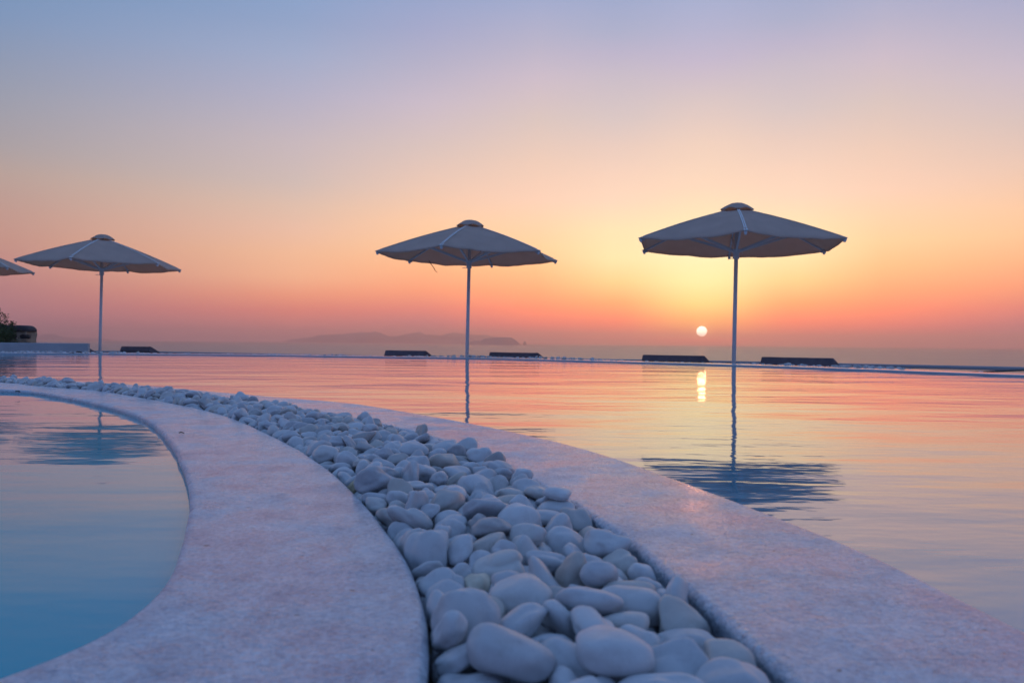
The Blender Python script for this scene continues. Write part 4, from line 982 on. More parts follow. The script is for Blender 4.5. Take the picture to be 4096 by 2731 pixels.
-127,1968,-1,57,27,-13,-77,45,15, -1193,4965,33,80,23,-31,46,40,16, -2982,7298,37,84,6,-48,-24,55,6, -1069,4176,-22,57,24,-40,-68,31,18,
-2692,7130,41,43,-3,-21,-88,66,8, -3893,8495,49,86,17,-17,-46,66,2, -81,2455,17,99,-2,-2,17,40,10, -4346,8639,-6,100,-7,-3,4,55,19,
-1344,4786,-56,89,40,23,6,44,12, -1375,5407,39,74,11,38,-55,39,8, -1440,5231,25,98,13,7,10,44,14, -2879,7086,26,15,86,18,-46,44,8,
-4542,8759,70,43,-6,15,-89,49,1, -4674,8766,-23,17,-36,57,-71,33,7, -2966,7124,-34,4,-14,-17,-98,59,5, -4056,8372,-8,66,45,46,38,49,5,
-4511,8865,66,94,-26,18,-13,51,11, -4843,8911,-30,93,6,9,35,59,16, -5857,10081,27,7,20,-5,98,66,6, -4176,8397,-26,43,88,16,-16,39,8,
-4414,8686,-8,32,41,-78,35,35,17, 99,2495,-1,58,-32,-33,67,39,10, 240,2222,17,77,-23,-20,-56,43,6, -312,3760,28,97,-14,-1,-20,64,2,
-1117,4298,-38,79,6,-19,59,56,2, -507,2900,-64,40,-26,3,88,37,6, -3270,7661,61,86,-29,8,42,44,2, -1174,4541,25,86,-18,-36,32,40,15,
-548,4501,1,10,33,23,91,58,11, -2321,6896,38,94,-33,10,6,65,11, -2789,7325,57,77,-9,32,-54,43,4, -2063,5936,-42,78,8,40,-47,43,14,
-2374,6523,50,57,-27,7,-77,52,12, -754,3563,-39,1,1,-9,-100,48,14, -1753,5542,15,54,8,2,-84,47,1, -1524,5161,15,46,-5,6,-88,58,12,
-5742,9877,55,70,0,25,67,54,10, -6247,10398,60,77,48,4,-42,59,0, -1336,4945,35,76,25,60,7,42,5, -2622,6879,31,89,18,16,-38,60,9,
-5091,9505,56,51,11,-46,72,51,10, -1734,5479,-9,46,-39,24,76,43,6, -5611,9899,29,61,19,63,43,66,12, -3814,8126,44,94,22,24,-6,40,19,
-4637,8747,-22,24,-22,41,-85,35,13, -3071,7328,-5,13,7,-7,-99,66,14, -4976,9024,-9,78,-39,-31,-37,32,18, -3629,7964,23,41,31,-28,-81,53,18,
-4620,8858,69,2,-1,99,13,51,14, -137,1868,-94,49,-14,-22,83,54,16, -273,2163,-88,70,36,-62,2,35,15, -5053,9432,63,70,-5,5,71,54,0,
-274,2792,28,50,-5,-8,-86,51,18, -571,4107,26,67,-38,9,63,49,16, -1644,5517,25,20,4,-31,-93,66,17, -446,2688,-75,74,-8,64,-18,35,3,
-744,4616,12,25,36,-1,-90,55,19, -632,4439,6,71,6,-32,-63,58,3, 234,2281,-22,47,-12,-11,-87,35,18, -1405,5156,18,22,-13,-24,94,55,9,
-155,3703,31,93,-15,16,28,43,10, -1193,4450,-38,44,9,-16,-88,44,2, -3350,8012,48,32,-25,6,-91,57,17, -4199,8749,65,16,2,12,98,66,2,
-2717,6789,-21,76,5,26,-60,36,19, -124,2949,8,90,-10,-7,42,43,9, -1124,5549,46,39,5,3,-92,47,16, -3662,8138,48,80,42,-33,-26,58,8,
-1621,5237,-65,85,48,-18,-15,53,10, -2482,6681,36,99,13,7,-6,59,14, -3599,7873,-14,65,40,10,63,47,5, -2438,6418,-36,32,64,-6,-70,26,18,
-2323,6424,44,1,-20,-16,-97,52,18, -4957,8977,-22,10,-3,-20,98,46,10, -5796,9670,-30,17,9,10,98,42,7, -1840,5715,17,50,-49,48,53,49,17,
-3144,7442,37,72,-19,-27,-61,47,0, -5161,9268,52,13,67,-68,25,66,13, -3951,8218,-30,79,1,-22,-57,53,12, -305,2325,-70,8,-18,-35,-92,37,15,
-5397,9384,-8,30,6,46,-83,44,18, -221,2041,-86,85,-25,-14,-44,56,7, 49,1563,-63,67,8,-8,-73,49,10, -4538,8818,43,51,-18,18,-82,51,10,
-5628,9556,-20,78,13,-28,-55,35,3, -4460,8817,42,67,-28,-28,63,49,9, -4360,8695,32,51,18,-16,-83,51,18, -5883,10018,71,75,56,20,-29,52,8,
-5965,10114,64,23,-5,-18,95,56,3, -3785,8261,47,6,-22,-24,94,41,4, 304,1049,13,80,47,10,36,47,6, 83,1076,2,76,16,-11,62,52,14,
25,1071,14,39,70,-51,-31,51,14, 145,1126,-6,100,-5,-5,-1,37,12, 370,1112,-3,23,-12,10,96,52,15, 365,1421,-36,74,-40,43,-34,54,12,
-55,1688,17,86,13,8,-49,48,0, 351,1504,-53,70,30,16,-63,50,11, 249,1079,-29,15,0,7,-99,66,0, -791,4521,34,67,3,-4,-74,66,14,
41,1135,-27,90,24,-7,-35,54,15, -81,1162,-37,61,37,11,69,50,12, 317,1793,-67,79,-16,-1,59,43,11, -421,3456,19,58,3,41,-70,54,1,
-234,3257,27,41,2,17,-90,59,8, -43,2498,45,15,-70,53,-46,47,13, -2,2554,5,12,-25,12,-95,43,6, 130,1270,-51,54,-12,-20,-81,32,2,
-359,2928,35,83,20,5,52,51,18, -279,3624,15,20,11,20,95,66,15, 310,1892,-87,59,-48,38,-52,49,0, -610,4259,11,37,0,-12,92,57,10,
278,1169,-24,76,-16,8,-63,52,12, -167,2993,30,56,29,-13,-77,50,14, -86,1684,-30,23,2,-42,-88,43,15, -45,3110,-3,72,15,7,-67,64,6,
-336,3065,8,60,-22,-57,51,34,16, 40,2296,15,49,1,0,87,43,1, -477,3907,35,3,-13,-1,-99,57,8, -1298,5804,5,12,-45,-13,-88,62,11,
-382,3117,-13,29,17,-25,91,66,14, -236,3002,5,56,-25,12,78,48,3, -1313,5633,23,83,-2,37,-42,44,4, -53,1600,-62,95,20,3,-26,61,15,
-6029,9841,10,13,26,40,-87,66,9, -820,4360,27,52,-18,-3,84,44,18, -6517,10178,14,34,51,40,-68,44,4, -1646,5977,49,10,-12,0,-99,55,15,
400,1223,-29,43,42,42,68,43,7, -486,4141,26,66,-12,-3,74,53,15, -6270,10081,65,58,-31,-71,27,59,2, -6231,9979,29,34,-13,2,93,58,2,
-6862,10469,63,33,2,26,91,65,15, -6750,10388,50,97,6,-17,14,63,1, -138,2628,-19,90,5,10,43,50,15, 281,2025,-89,75,7,-31,-58,46,12,
-496,3111,1,90,26,-2,34,59,0, -286,2881,-6,34,-9,-27,-90,51,17, -6107,9900,38,87,4,-20,46,45,4, -1509,6083,26,74,-57,-9,36,45,2,
-615,4547,17,1,-2,-5,-100,41,2, -494,2989,-3,82,52,24,-9,30,11, 278,1969,-33,53,12,-4,-84,47,5, 15,2628,0,52,8,-10,84,54,14,
-965,4008,-46,99,7,-3,-7,46,8, -1422,4884,-52,57,-5,7,82,47,5, -1840,6381,50,14,-24,25,-93,55,2, -2500,6821,43,47,-1,40,79,40,12,
-433,2944,-41,95,18,20,-14,57,5, 223,2391,-59,6,-50,-2,-86,39,10, -453,3548,-3,83,28,-1,48,42,6, -6620,10262,13,13,-14,58,80,43,4,
-1758,5976,28,29,-7,-5,95,64,5, -932,4619,27,30,11,9,94,42,3, -6574,10407,56,90,-19,22,-31,63,5, -1460,5996,31,59,-15,8,79,57,15,
-6372,10419,73,24,-23,-77,55,50,6, -282,3981,51,5,61,79,-5,54,19, -7220,10952,91,64,-1,-30,-70,47,6, -1593,5618,24,80,56,18,12,39,0,
-944,3903,-56,91,0,-18,-38,28,9, 166,2477,-55,3,12,24,96,66,6, 245,2275,-61,75,-35,11,-55,42,18, -240,2634,-10,91,41,0,-5,51,2,
-447,4300,-14,92,-15,33,14,60,10, -384,3581,5,13,-19,-21,95,46,18, -63,3015,30,54,5,35,-77,46,13, -388,3721,12,83,-42,24,29,41,6,
-7081,10660,67,29,-21,86,-35,64,13, -7014,10573,72,51,5,3,-86,52,12, -206,2299,-4,77,-4,8,-63,66,0, -233,2287,-57,66,-13,13,-73,66,2,
-873,4027,12,65,17,-14,73,66,9, -6931,10505,23,96,-10,14,-22,54,16, -6867,10453,12,24,11,-64,-72,47,7, -738,4423,14,57,-5,46,68,57,15,
-2560,6843,51,68,61,13,38,45,13, -6625,10304,38,70,-66,18,22,45,18, -5168,9399,79,13,-22,-32,91,63,16, 324,1760,-94,54,-5,37,76,32,16,
-6313,10038,29,91,24,23,25,41,9, -6970,10737,58,53,59,30,-52,55,16, 248,2087,-51,28,-18,13,-94,53,18, 344,1652,-92,83,7,-32,-46,43,3,
234,1664,-36,6,3,-40,92,49,0, 129,2547,-22,53,-18,28,78,35,10, 210,2325,-97,36,-11,-2,-93,52,17, -77,1749,-54,26,-5,3,96,44,17,
-6388,10138,11,8,16,-27,-94,58,10, -862,3780,-92,32,-3,-39,-86,40,6, -569,3045,-69,3,42,26,-87,37,5, -2202,6465,18,36,2,5,93,66,19,
-7015,10547,16,23,-28,11,92,53,7, -642,3538,-12,75,-43,-46,-17,53,9, -32,2349,22,44,12,-14,-88,62,12, -30,2748,-4,20,4,7,-98,62,1,
-6176,10072,38,25,-10,-17,-95,62,16, -255,3165,7,94,-11,1,31,43,4, -2199,6593,16,5,-34,-51,79,54,19, 30,3101,18,58,-6,44,-68,40,10,
-567,3281,-21,91,31,9,-27,45,19, -1016,5404,5,54,-6,47,69,55,4, -1157,5178,33,50,6,59,64,47,6, -1242,5552,26,2,44,79,-43,43,14,
13,2438,13,47,28,13,83,58,7, -1914,5870,8,24,-59,-40,-66,59,9, -7159,10642,23,70,50,2,-50,42,8, -232,3474,-3,25,-30,-33,-86,39,14,
31,2811,-10,34,29,27,85,31,15, -1312,5500,35,25,18,53,79,39,7, -1257,5741,9,2,-37,86,36,46,12, -1298,5550,35,90,21,-37,-9,44,9,
-311,3239,-4,34,-46,11,-81,53,4, -983,4097,-51,22,0,-6,97,66,5, -1231,4495,-76,16,-47,-33,-80,56,11, -1040,4338,-1,25,-18,1,-95,66,17,
-1175,4623,-5,57,24,16,-77,48,12, -441,3034,9,90,-10,17,38,66,9, -1193,5562,2,28,-74,7,-61,50,8, -1084,5198,30,44,-17,-43,77,63,16,
-1542,5806,23,83,36,4,-42,52,11, -6812,10396,-2,32,-91,26,-8,50,17, -431,3668,11,90,-11,-7,-42,62,17, -373,2768,-14,97,-15,-1,-19,42,2,
-7261,10738,23,29,-49,70,-43,50,13, -7093,10594,-3,32,25,-57,71,42,2, -6735,10343,-4,35,3,89,29,49,5, -132,3612,-12,67,31,23,-63,59,11,
-7048,10606,36,98,-13,16,0,49,14, -1616,5665,18,44,-10,6,-89,51,0, -650,3604,6,74,35,-43,-38,39,7, -7211,10804,69,44,-2,3,90,66,0,
-6385,10183,47,6,-17,92,-36,47,2, -2006,6670,40,63,-14,12,-76,44,15, -7057,10876,60,70,11,38,-59,58,19, -6014,9929,53,84,12,2,-53,58,1,
-6511,10480,62,21,1,-28,94,55,10, -4187,8684,60,77,58,-26,8,45,19, -7673,11566,71,34,-5,34,88,46,13, -704,3548,16,61,-14,-78,7,49,1,
-1489,5629,63,52,3,11,84,54,5, -833,3764,-47,79,-13,11,-58,39,2, -79,1683,-84,23,7,0,97,38,17, 249,2218,-70,32,-50,-10,-80,43,18,
-6324,10075,-29,23,21,-26,92,66,6, 18,1203,-68,62,-38,24,-64,44,10, -943,3944,-84,41,1,-24,88,52,12, -1288,4680,-40,88,-11,-8,45,66,8,
-609,3411,-2,27,29,9,-91,34,4, -522,2968,-52,84,47,5,-28,39,19, -2646,6770,-40,42,9,0,90,52,1, -1602,5448,9,70,24,2,67,51,9,
-338,3172,-31,3,41,77,49,50,13, -349,3509,4,14,-5,15,-98,56,8, -2441,6861,20,92,21,-10,32,62,2, -296,2530,-49,90,-17,28,-28,44,2,
-3626,8267,42,45,27,-13,84,60,1, -1761,6293,29,64,-3,-35,68,64,16, -6830,10837,31,97,20,14,-8,57,4, -5,3021,0,95,-26,-8,18,51,15,
-2345,6751,36,86,-9,13,48,48,4, -1589,5354,5,52,11,-30,-79,56,17, -2475,7157,25,57,8,23,-79,66,10, -1524,5881,26,6,-6,2,-100,49,3,
-5331,9415,46,51,-20,60,-58,61,18, -859,5174,16,14,-54,-42,71,57,13, -6982,10840,16,65,44,58,-22,66,8, -6303,10327,58,89,14,16,41,54,14,
-527,4036,9,81,22,29,-45,48,10, -2734,7384,47,40,-28,-25,-84,41,9, -2852,7292,48,13,-16,93,31,44,13, -6040,10169,51,29,-62,3,-73,53,7,
-985,4990,18,96,13,2,-25,49,2, -7508,11189,51,6,28,-32,-90,45,0, -6499,10344,44,63,15,-30,-71,59,17, -2271,6739,37,86,28,37,-18,55,15,
-4022,8623,67,59,-25,-20,-74,43,6, 391,1014,7,8,-2,99,-12,51,16, -416,2624,-72,69,33,-25,-59,38,18, -1879,5760,30,19,-46,-3,-87,50,12,
-7369,10949,53,60,0,22,77,52,15, -6918,10802,40,71,-23,-41,52,64,18, -6637,10622,56,90,-42,6,13,43,10, -3977,8373,53,16,97,17,2,59,14,
-5550,9843,73,74,-20,-46,45,49,12, -7142,10916,59,74,0,31,-60,45,16, -3370,7573,-34,93,26,-12,-22,45,13, -378,2681,-96,90,-14,-3,42,55,3,
-645,3474,-37,29,-5,21,93,53,11, 172,1332,-67,78,-12,9,-61,49,18, -148,3434,4,7,31,-49,81,36,19, -7193,10695,-13,85,21,1,-48,66,16,
-6968,10552,-29,40,19,-27,-86,58,12, -190,3750,-45,22,-5,0,-98,43,17, -306,2733,-86,72,5,1,69,57,13, -4704,8871,-31,73,-28,26,-57,42,5,
-1099,4256,-91,85,-6,-23,47,42,8, -5085,9102,-12,46,17,-1,-87,63,18, -528,3576,-44,86,0,5,51,66,6, -421,4086,-2,46,-8,23,85,60,4,
-124,2875,-17,63,-2,-9,-77,66,7, -141,2115,-85,66,-2,-2,-75,66,6, -2248,6312,-50,18,29,-10,-93,38,4, 127,1324,-24,98,4,11,16,51,15,
-566,3498,-3,99,-2,-3,-10,56,16, -1688,5596,2,6,22,-22,-95,61,12, -618,4171,-5,5,11,-33,-94,38,6, -88,2122,-22,9,7,9,99,57,16,
-1664,6069,26,13,14,86,-47,48,18, -62,3288,2,100,-2,-3,-6,61,10, -3816,8061,-33,70,-30,-12,-63,37,11, 318,1706,-93,28,-6,14,-95,46,7,
-1040,4103,-91,31,55,33,70,30,15, -1378,4975,4,66,5,-6,-75,59,8, -6660,10365,24,52,26,8,-81,53,4, -775,4707,-2,86,8,33,39,59,6,
-701,4478,-41,65,6,1,75,52,17, -1035,4601,26,14,-27,-28,91,61,2, -1835,6194,2,95,29,-11,-10,50,15, 148,2614,-63,19,15,27,93,57,15,
-419,2867,-29,94,-19,-23,-18,31,18, -1214,5019,13,98,-1,-3,18,60,9, -124,3380,-8,97,18,18,-5,62,17, -3490,8168,35,73,-59,-18,-29,49,17,
-164,2543,-20,11,21,-28,-93,48,2, -1766,5769,-2,91,25,1,33,59,4, 83,2920,-5,91,-10,-17,-35,44,4, -190,3779,8,94,9,0,-33,55,4,
-6457,10196,11,63,1,-17,76,53,17, -4197,8615,44,12,-3,5,99,65,12, -6225,10189,38,56,-1,-23,80,64,18, 83,2259,-12,30,90,-25,-18,26,10,
-65,1798,-107,41,-1,-9,91,32,10, -1778,5609,13,57,78,-17,20,47,13, -2056,6458,16,95,-6,-30,-3,56,7, -1973,6569,34,81,-31,15,-47,56,5,
-17,2487,-11,89,40,22,4,37,5, -2050,6589,41,62,24,-15,-73,39,17, -809,4259,10,77,-21,-18,57,66,3, -1039,5102,11,79,26,-21,-52,36,6,
-7146,10719,40,30,68,-48,-47,46,4, -7684,11460,48,2,32,-34,88,49,4, -1704,5836,23,33,10,-11,93,56,0, -3130,7787,67,0,-13,-11,-99,55,3,
-7616,11334,47,90,-25,5,35,55,16, -5807,9964,50,38,-67,55,-33,57,2, 226,1545,-10,98,-2,-18,7,26,15, -4306,8850,74,49,-70,-19,48,43,1,
-6305,10227,52,79,4,17,-58,54,11, -2544,7034,51,12,23,-83,-50,39,4, -6913,10573,38,12,-72,-7,68,46,18, -6586,10578,43,75,12,28,59,55,0,
-178,3318,-12,97,15,4,20,44,8, -6062,9982,39,91,18,18,-34,47,19, -6656,10460,42,37,-80,-23,41,43,14, -5755,9714,57,38,-65,-17,63,43,14,
-1954,6353,33,10,-52,25,81,46,8, 200,2512,-106,42,-9,-1,90,31,9, -2285,6385,-2,28,11,12,95,37,16, -2494,7091,40,46,32,-36,74,54,3,
-3410,7774,39,80,40,28,-34,35,18, -4358,8780,64,13,33,-7,-93,49,14, -1134,4824,22,0,-15,43,-89,45,4, -6740,10551,44,51,86,2,9,66,7,
-3801,8429,40,70,1,8,71,45,10, -5981,9901,-23,92,-9,-15,35,57,17, -5328,9351,-5,87,3,40,-28,26,15, -3676,8307,-13,65,15,10,74,57,12,
-1579,6140,-23,94,17,27,-14,37,2, -4236,8642,-13,38,11,-24,-89,49,14, -4956,9142,-17,1,-9,-13,99,37,1, -7724,11465,-4,80,0,-57,-19,41,0,
-689,4175,-21,68,-2,15,72,49,12, -6401,10231,-1,63,-22,7,74,47,16, -5968,10128,-10,75,-32,-42,-40,47,7, -3909,8433,-4,90,2,6,-43,43,11,
-2592,7059,2,1,-4,18,-98,66,4, -1245,5514,-15,52,3,13,84,63,4, -8459,11585,-20,90,30,-29,15,66,8, -7926,11546,-19,72,19,-2,66,50,5,
-1483,5995,-20,7,9,28,95,31,11, -7862,11109,4,71,-8,-62,-32,53,4, -8378,11432,-16,1,-9,-27,-96,41,9, -6458,10480,-11,54,-6,-9,-83,53,10,
-5285,9342,5,85,30,28,-33,42,6, -3283,7636,-4,84,10,-3,-53,44,10, -5811,9882,-17,95,-24,-20,5,38,19, -1702,5937,-11,38,26,-24,-85,42,14,
-7166,10887,-5,68,26,-30,-62,50,8, -5193,9497,-23,11,6,-14,-98,55,16, -1353,5520,-23,29,-22,-2,93,59,14, -2400,6782,-3,65,30,-18,-67,53,0,
-1438,5247,-16,69,0,-1,-73,54,15, 185,2396,-22,66,-17,3,73,27,13, -783,4899,-18,59,-40,13,69,54,4, -7747,11349,-21,47,57,67,-8,35,10,
-1458,5050,-11,68,28,-4,-67,37,13, -7914,11240,0,82,22,-17,-50,45,1, -2216,6540,-1,95,17,-27,0,38,19, -5543,9661,-18,96,-11,-15,19,47,1,
-1000,5149,-7,20,16,37,89,47,17, -3376,8034,-23,91,5,3,-42,60,6, -562,4453,-20,81,-4,29,50,43,18, -5761,9801,-13,10,-4,3,-99,49,12,
-1820,6346,-12,1,-15,-44,-88,58,13, -5074,9504,4,91,24,0,-35,34,9, -8583,12073,-12,43,-35,23,80,41,8, -7328,10965,-17,79,13,17,58,55,1,
-3363,7756,-4,90,16,-20,-36,58,2, -921,4266,-8,60,2,21,77,66,0, 55,2084,-18,27,91,20,-24,27,12, -2948,7349,-21,99,11,-7,-10,64,13,
-7556,11112,-17,89,35,5,28,39,16, -8065,11447,-18,61,42,10,-66,40,8, -7942,11302,-11,98,3,-15,-12,35,8, -3302,7780,-15,81,-10,9,-57,43,8,
-5089,9437,19,95,-4,14,26,45,13, -4122,8439,-24,48,-19,25,-82,46,10, -4778,9058,-21,22,-19,-34,-89,33,7, -2009,6008,-12,89,13,-14,-41,51,15,
-3495,8039,-23,20,19,46,85,40,13, -5089,9371,0,52,-36,-69,34,30,15, -3439,8002,-12,49,54,-10,-68,45,14, -3369,7883,-2,1,-64,-66,39,40,16,
-7776,11115,-2,29,-32,-11,-89,35,6, -3577,8151,1,97,13,20,9,66,0, -2071,6791,-14,5,-43,-49,76,39,0, -2665,6881,-16,92,18,12,-32,60,15,
-5135,9413,-20,40,-6,-6,-91,54,5, -604,3604,-21,68,23,-4,-69,50,19, -5039,9413,-12,63,-15,-15,75,42,10, -7787,11484,-22,91,19,7,36,49,17,
-2106,6176,-19,78,9,-10,62,58,6, -87,2447,-21,99,-9,-11,-8,40,11, -1291,5665,-23,34,-18,12,-91,38,5, 168,1874,-13,59,7,-6,-80,44,18,
-272,3696,-22,68,20,33,-63,36,14, -3852,8472,-10,96,-18,-5,-20,46,6, -452,3969,-10,98,6,4,-21,59,19, -1821,6477,-15,60,-40,-46,-51,41,6,
-4243,8796,-24,75,-12,17,-63,44,18, -4980,9075,-21,71,-2,-5,-70,37,0, -1258,5330,-21,86,23,11,-45,44,5, -1418,5769,-6,72,-15,-4,68,42,19,
-1610,5973,-12,54,-19,22,79,44,19, -1997,6525,2,19,15,29,93,58,3, -6796,10677,-17,1,17,13,98,49,8, -24,1856,-23,82,-54,14,9,43,0,
-6146,10350,11,70,-58,42,-2,26,3, -1509,5865,-23,50,24,-30,-78,36,6, -1123,4547,-8,76,2,-5,65,66,18, -7934,11365,-22,80,-2,3,61,44,6,
-7406,11155,-16,42,33,7,-84,66,14, -3537,7928,-23,85,13,-2,-50,49,15, -3837,8364,2,37,52,46,62,34,3, -955,4698,-11,81,22,7,-54,34,8,
-3181,7584,-20,27,22,21,-91,47,0, -7524,10973,-20,6,-17,-36,91,40,15, -580,4707,-20,47,-2,-8,-88,32,10, -67,2214,-3,15,-18,1,97,52,10,
-931,4915,-15,58,41,19,68,58,7, -4209,8541,-11,90,10,-18,-37,49,0, -4439,8742,-19,79,-13,35,-49,37,8, -2843,7374,-13,91,1,41,1,38,4,
-934,4466,-18,42,32,-7,-85,47,6, -2756,7404,-8,97,10,-3,-22,66,15, -998,5278,-14,31,-13,28,-90,53,3, -3172,7752,-21,52,15,-5,84,50,1,
-775,3982,-21,82,-45,-32,-17,54,5, -7812,11328,0,33,14,53,-76,29,13, -999,4627,-16,39,25,17,-87,53,4, -759,4310,-24,78,-7,-9,62,49,1,
140,1776,-22,21,5,-7,-97,39,17, -6288,10280,-22,18,4,8,-98,45,4, -3924,8343,-16,70,39,13,58,43,10, -6724,10533,-16,79,2,-5,-61,32,15,
-1716,6047,-14,75,8,4,66,48,1, -1718,6278,-19,72,12,-10,-67,35,4, -1037,4952,-5,97,-23,-6,0,47,18, -6868,10696,-19,76,-52,20,-34,31,5,
-6145,10018,7,95,12,14,27,52,18, -358,3961,-15,66,1,27,-70,45,8, -4681,8995,-23,29,13,21,92,42,6, -6538,10438,-21,76,36,-4,54,44,9,
-1919,6335,8,7,-28,-12,95,36,4, -6697,10468,6,80,8,-11,-59,48,9, -5368,9460,-20,61,-13,23,75,45,18, -2280,6736,-23,55,-3,31,-78,54,15,
-6399,10309,-20,29,8,-19,-94,58,3, -8524,11685,-16,24,35,32,85,34,9, -1675,5768,-13,93,-6,-9,-35,46,13, -3232,7695,-17,73,-21,18,-62,45,19,
-6091,10117,-14,97,11,1,-21,36,14, -1384,5637,4,58,6,20,-79,46,10, -5143,9256,-18,21,-1,36,-91,65,7, -7127,10823,-6,98,-11,-4,15,40,16,
-527,3691,-9,93,-4,3,-35,66,1, -1056,4703,-18,50,6,-12,-86,47,15, -8397,11911,-9,71,25,25,61,39,8, -1112,5406,-16,75,-17,26,-58,66,3,
-4546,8869,-14,54,25,5,-80,43,13, -8200,11315,-11,99,-1,13,-7,66,6, -2864,7592,-10,93,-16,-32,10,37,19, -3558,8082,-23,35,-75,-44,-35,45,4,
-4042,8632,18,10,85,43,-28,48,19, -5106,9197,-12,11,-33,8,93,45,8, -484,3275,-9,72,-14,4,68,66,14, -2828,7258,-6,48,-15,17,-85,66,9,
-2894,7148,-13,13,15,4,98,56,16, -4809,8993,-20,66,24,27,66,52,11, -6062,9987,-8,36,8,20,-91,56,3, -507,4218,-20,84,10,-5,-53,66,12,
-4403,8804,-23,3,4,-21,-98,54,19, -4528,8772,-13,61,-3,14,-78,58,5, -7604,11157,-18,71,30,12,-63,36,13, -2771,7031,-21,31,9,1,-95,55,19,
-7307,10806,-6,18,-34,-4,92,33,7, -3061,7591,-15,96,18,4,-19,52,6, 212,1729,-16,70,-3,21,69,52,16, -3762,8266,-3,94,5,-27,20,66,12,
-3485,7878,1,97,15,8,16,48,3, -3401,7937,5,84,4,35,41,35,9, -2050,6503,-21,79,-57,18,-14,40,8, -5305,9565,-15,91,21,-14,-32,49,15,
-5958,9982,9,14,-12,-13,-97,63,13, -5445,9431,-22,44,24,-12,-86,49,5, -2297,6601,-16,94,29,11,13,60,0, -5587,9756,-24,81,-18,5,-56,66,8,
-7844,11544,-19,70,-18,-8,-69,61,8, -7443,11218,-16,95,22,23,6,39,15, -4094,8522,-21,78,-34,19,-48,46,16, -4925,9071,-3,59,-11,10,-79,47,9,
-7989,11438,-14,88,19,-9,43,57,11, -1069,5212,-16,34,14,11,-92,40,5, -2280,6937,-20,4,-9,7,99,60,0, -2958,7473,-14,42,-11,58,69,29,11,
-1577,5565,-22,79,26,-36,-41,63,8, -8636,11749,-17,67,12,-15,-72,40,16, 62,2016,-23,97,15,3,-19,33,3, -1475,5914,-2,56,13,-3,82,38,9,
-7830,11284,-2,2,32,-16,93,48,7, -7106,10750,-17,95,-8,29,4,42,10, -540,3853,-3,6,7,2,-100,65,15, -2043,6111,-19,47,20,-14,-85,59,12,
-4975,9404,-18,55,12,30,-77,35,4, -6740,10614,-2,73,-4,12,-67,57,3, -1228,5407,20,1,-11,-14,98,66,2, -7842,11657,-18,63,17,8,-75,58,18,
-3465,8163,-22,79,-8,47,-40,34,13, -5002,9185,5,54,15,1,-83,49,1, -5449,9787,-20,57,-7,25,-78,36,1, -5345,9667,-21,2,9,29,-95,66,5,
-4785,9130,-22,93,23,-5,28,57,9, -893,4158,-21,53,-18,4,83,51,19, -8053,11868,-10,4,-58,-36,-74,58,14, -4948,9363,11,89,26,-23,29,66,1,
-7995,11613,-11,77,-5,7,-63,66,1, -7310,11122,3,32,-16,-21,91,54,7, -3846,8200,-4,43,9,-25,86,66,6, -8541,11866,-22,32,-5,3,95,66,9,
-8279,11437,-10,57,-52,-37,52,45,8, -3304,7849,-1,51,69,50,-12,52,13, -1583,5847,-13,51,-14,-11,84,49,15, -5319,9509,11,45,-78,22,-37,55,15,
-36,1980,-14,3,41,47,-78,43,1, -1400,5938,-1,47,1,29,83,66,12, -134,2761,-23,93,28,-1,25,50,17, -3202,7474,-7,79,59,-2,-18,48,5,
-6444,10378,-7,58,36,-45,58,39,18, -6304,10203,2,99,-13,3,-7,55,14, -1404,5073,-18,79,13,-14,-58,48,5, -6515,10585,-23,93,15,20,-28,51,4,
-6384,10510,-24,33,-17,-33,87,54,17, -4868,8962,-1,13,32,-50,-79,31,12, -4472,8970,2,87,44,19,4,59,7, -8456,11964,-16,61,11,-11,78,63,12,
-158,3472,-20,17,-17,-54,-80,53,13, -8123,11848,-16,83,24,-21,-46,43,15, -3377,7681,-2,41,-28,-28,-82,40,0, -8622,11617,16,95,-22,-13,-16,66,1,
-3418,7849,-18,98,-8,-11,-12,45,1, -2918,7283,-1,19,0,17,-97,66,14, -2674,7001,-11,9,13,-51,85,45,16, -3051,7733,19,43,-1,-4,90,66,3,
-5143,9345,10,72,26,8,-64,58,11, -6206,10176,-23,71,-35,23,-57,38,10, -5280,9410,-19,16,6,-10,-98,66,0, -6078,10049,-11,4,23,-18,-96,28,16,
-988,5060,-10,91,16,14,34,48,16, -7171,10993,-21,82,-45,35,2,29,18, -1087,5112,-14,60,10,4,-79,42,9, -6565,10400,-5,33,-7,-36,87,26,13,
-2360,6460,-20,90,4,6,42,58,0, -2014,6382,-2,73,-11,-26,62,56,13, -7713,11022,-22,97,7,-17,12,46,1, -7423,10939,0,10,12,9,-98,59,11,
-8074,11723,-14,64,65,-11,-39,48,0, -647,4001,-9,16,15,26,94,55,2, -10,2112,-11,33,11,5,-94,26,9, -5483,9622,-19,91,-12,29,27,38,6,
-7786,11422,16,41,-7,-27,87,62,18, -221,2945,-16,76,5,-8,-65,45,16, -4650,8835,-8,80,-5,10,-59,63,7, -8326,11765,-8,97,-1,-8,-23,66,8,
-207,3131,-16,75,-10,8,65,50,1, -4311,8841,-8,55,18,-20,-79,44,15, -5481,9543,1,5,-4,-21,98,49,12, -101,2372,-15,99,-3,-3,15,54,13,
-2396,6693,-1,59,7,14,-79,48,16, -2851,7454,-13,25,-6,17,-95,57,7, -5852,9912,-5,72,-19,42,52,40,7, -223,3713,-12,74,18,-7,65,33,16,
-6098,10156,9,87,-48,-7,4,48,14, -1058,5316,-14,55,17,0,-82,60,8, -6461,10314,9,89,-21,-13,39,60,19, -2957,7656,15,72,35,-7,-59,46,4,
-8826,11791,-18,3,-12,-9,99,66,18, -1902,6405,6,6,-5,0,100,66,2, 229,1391,-9,16,-3,22,-96,51,10, -75,2520,-10,72,-19,-24,63,40,15,
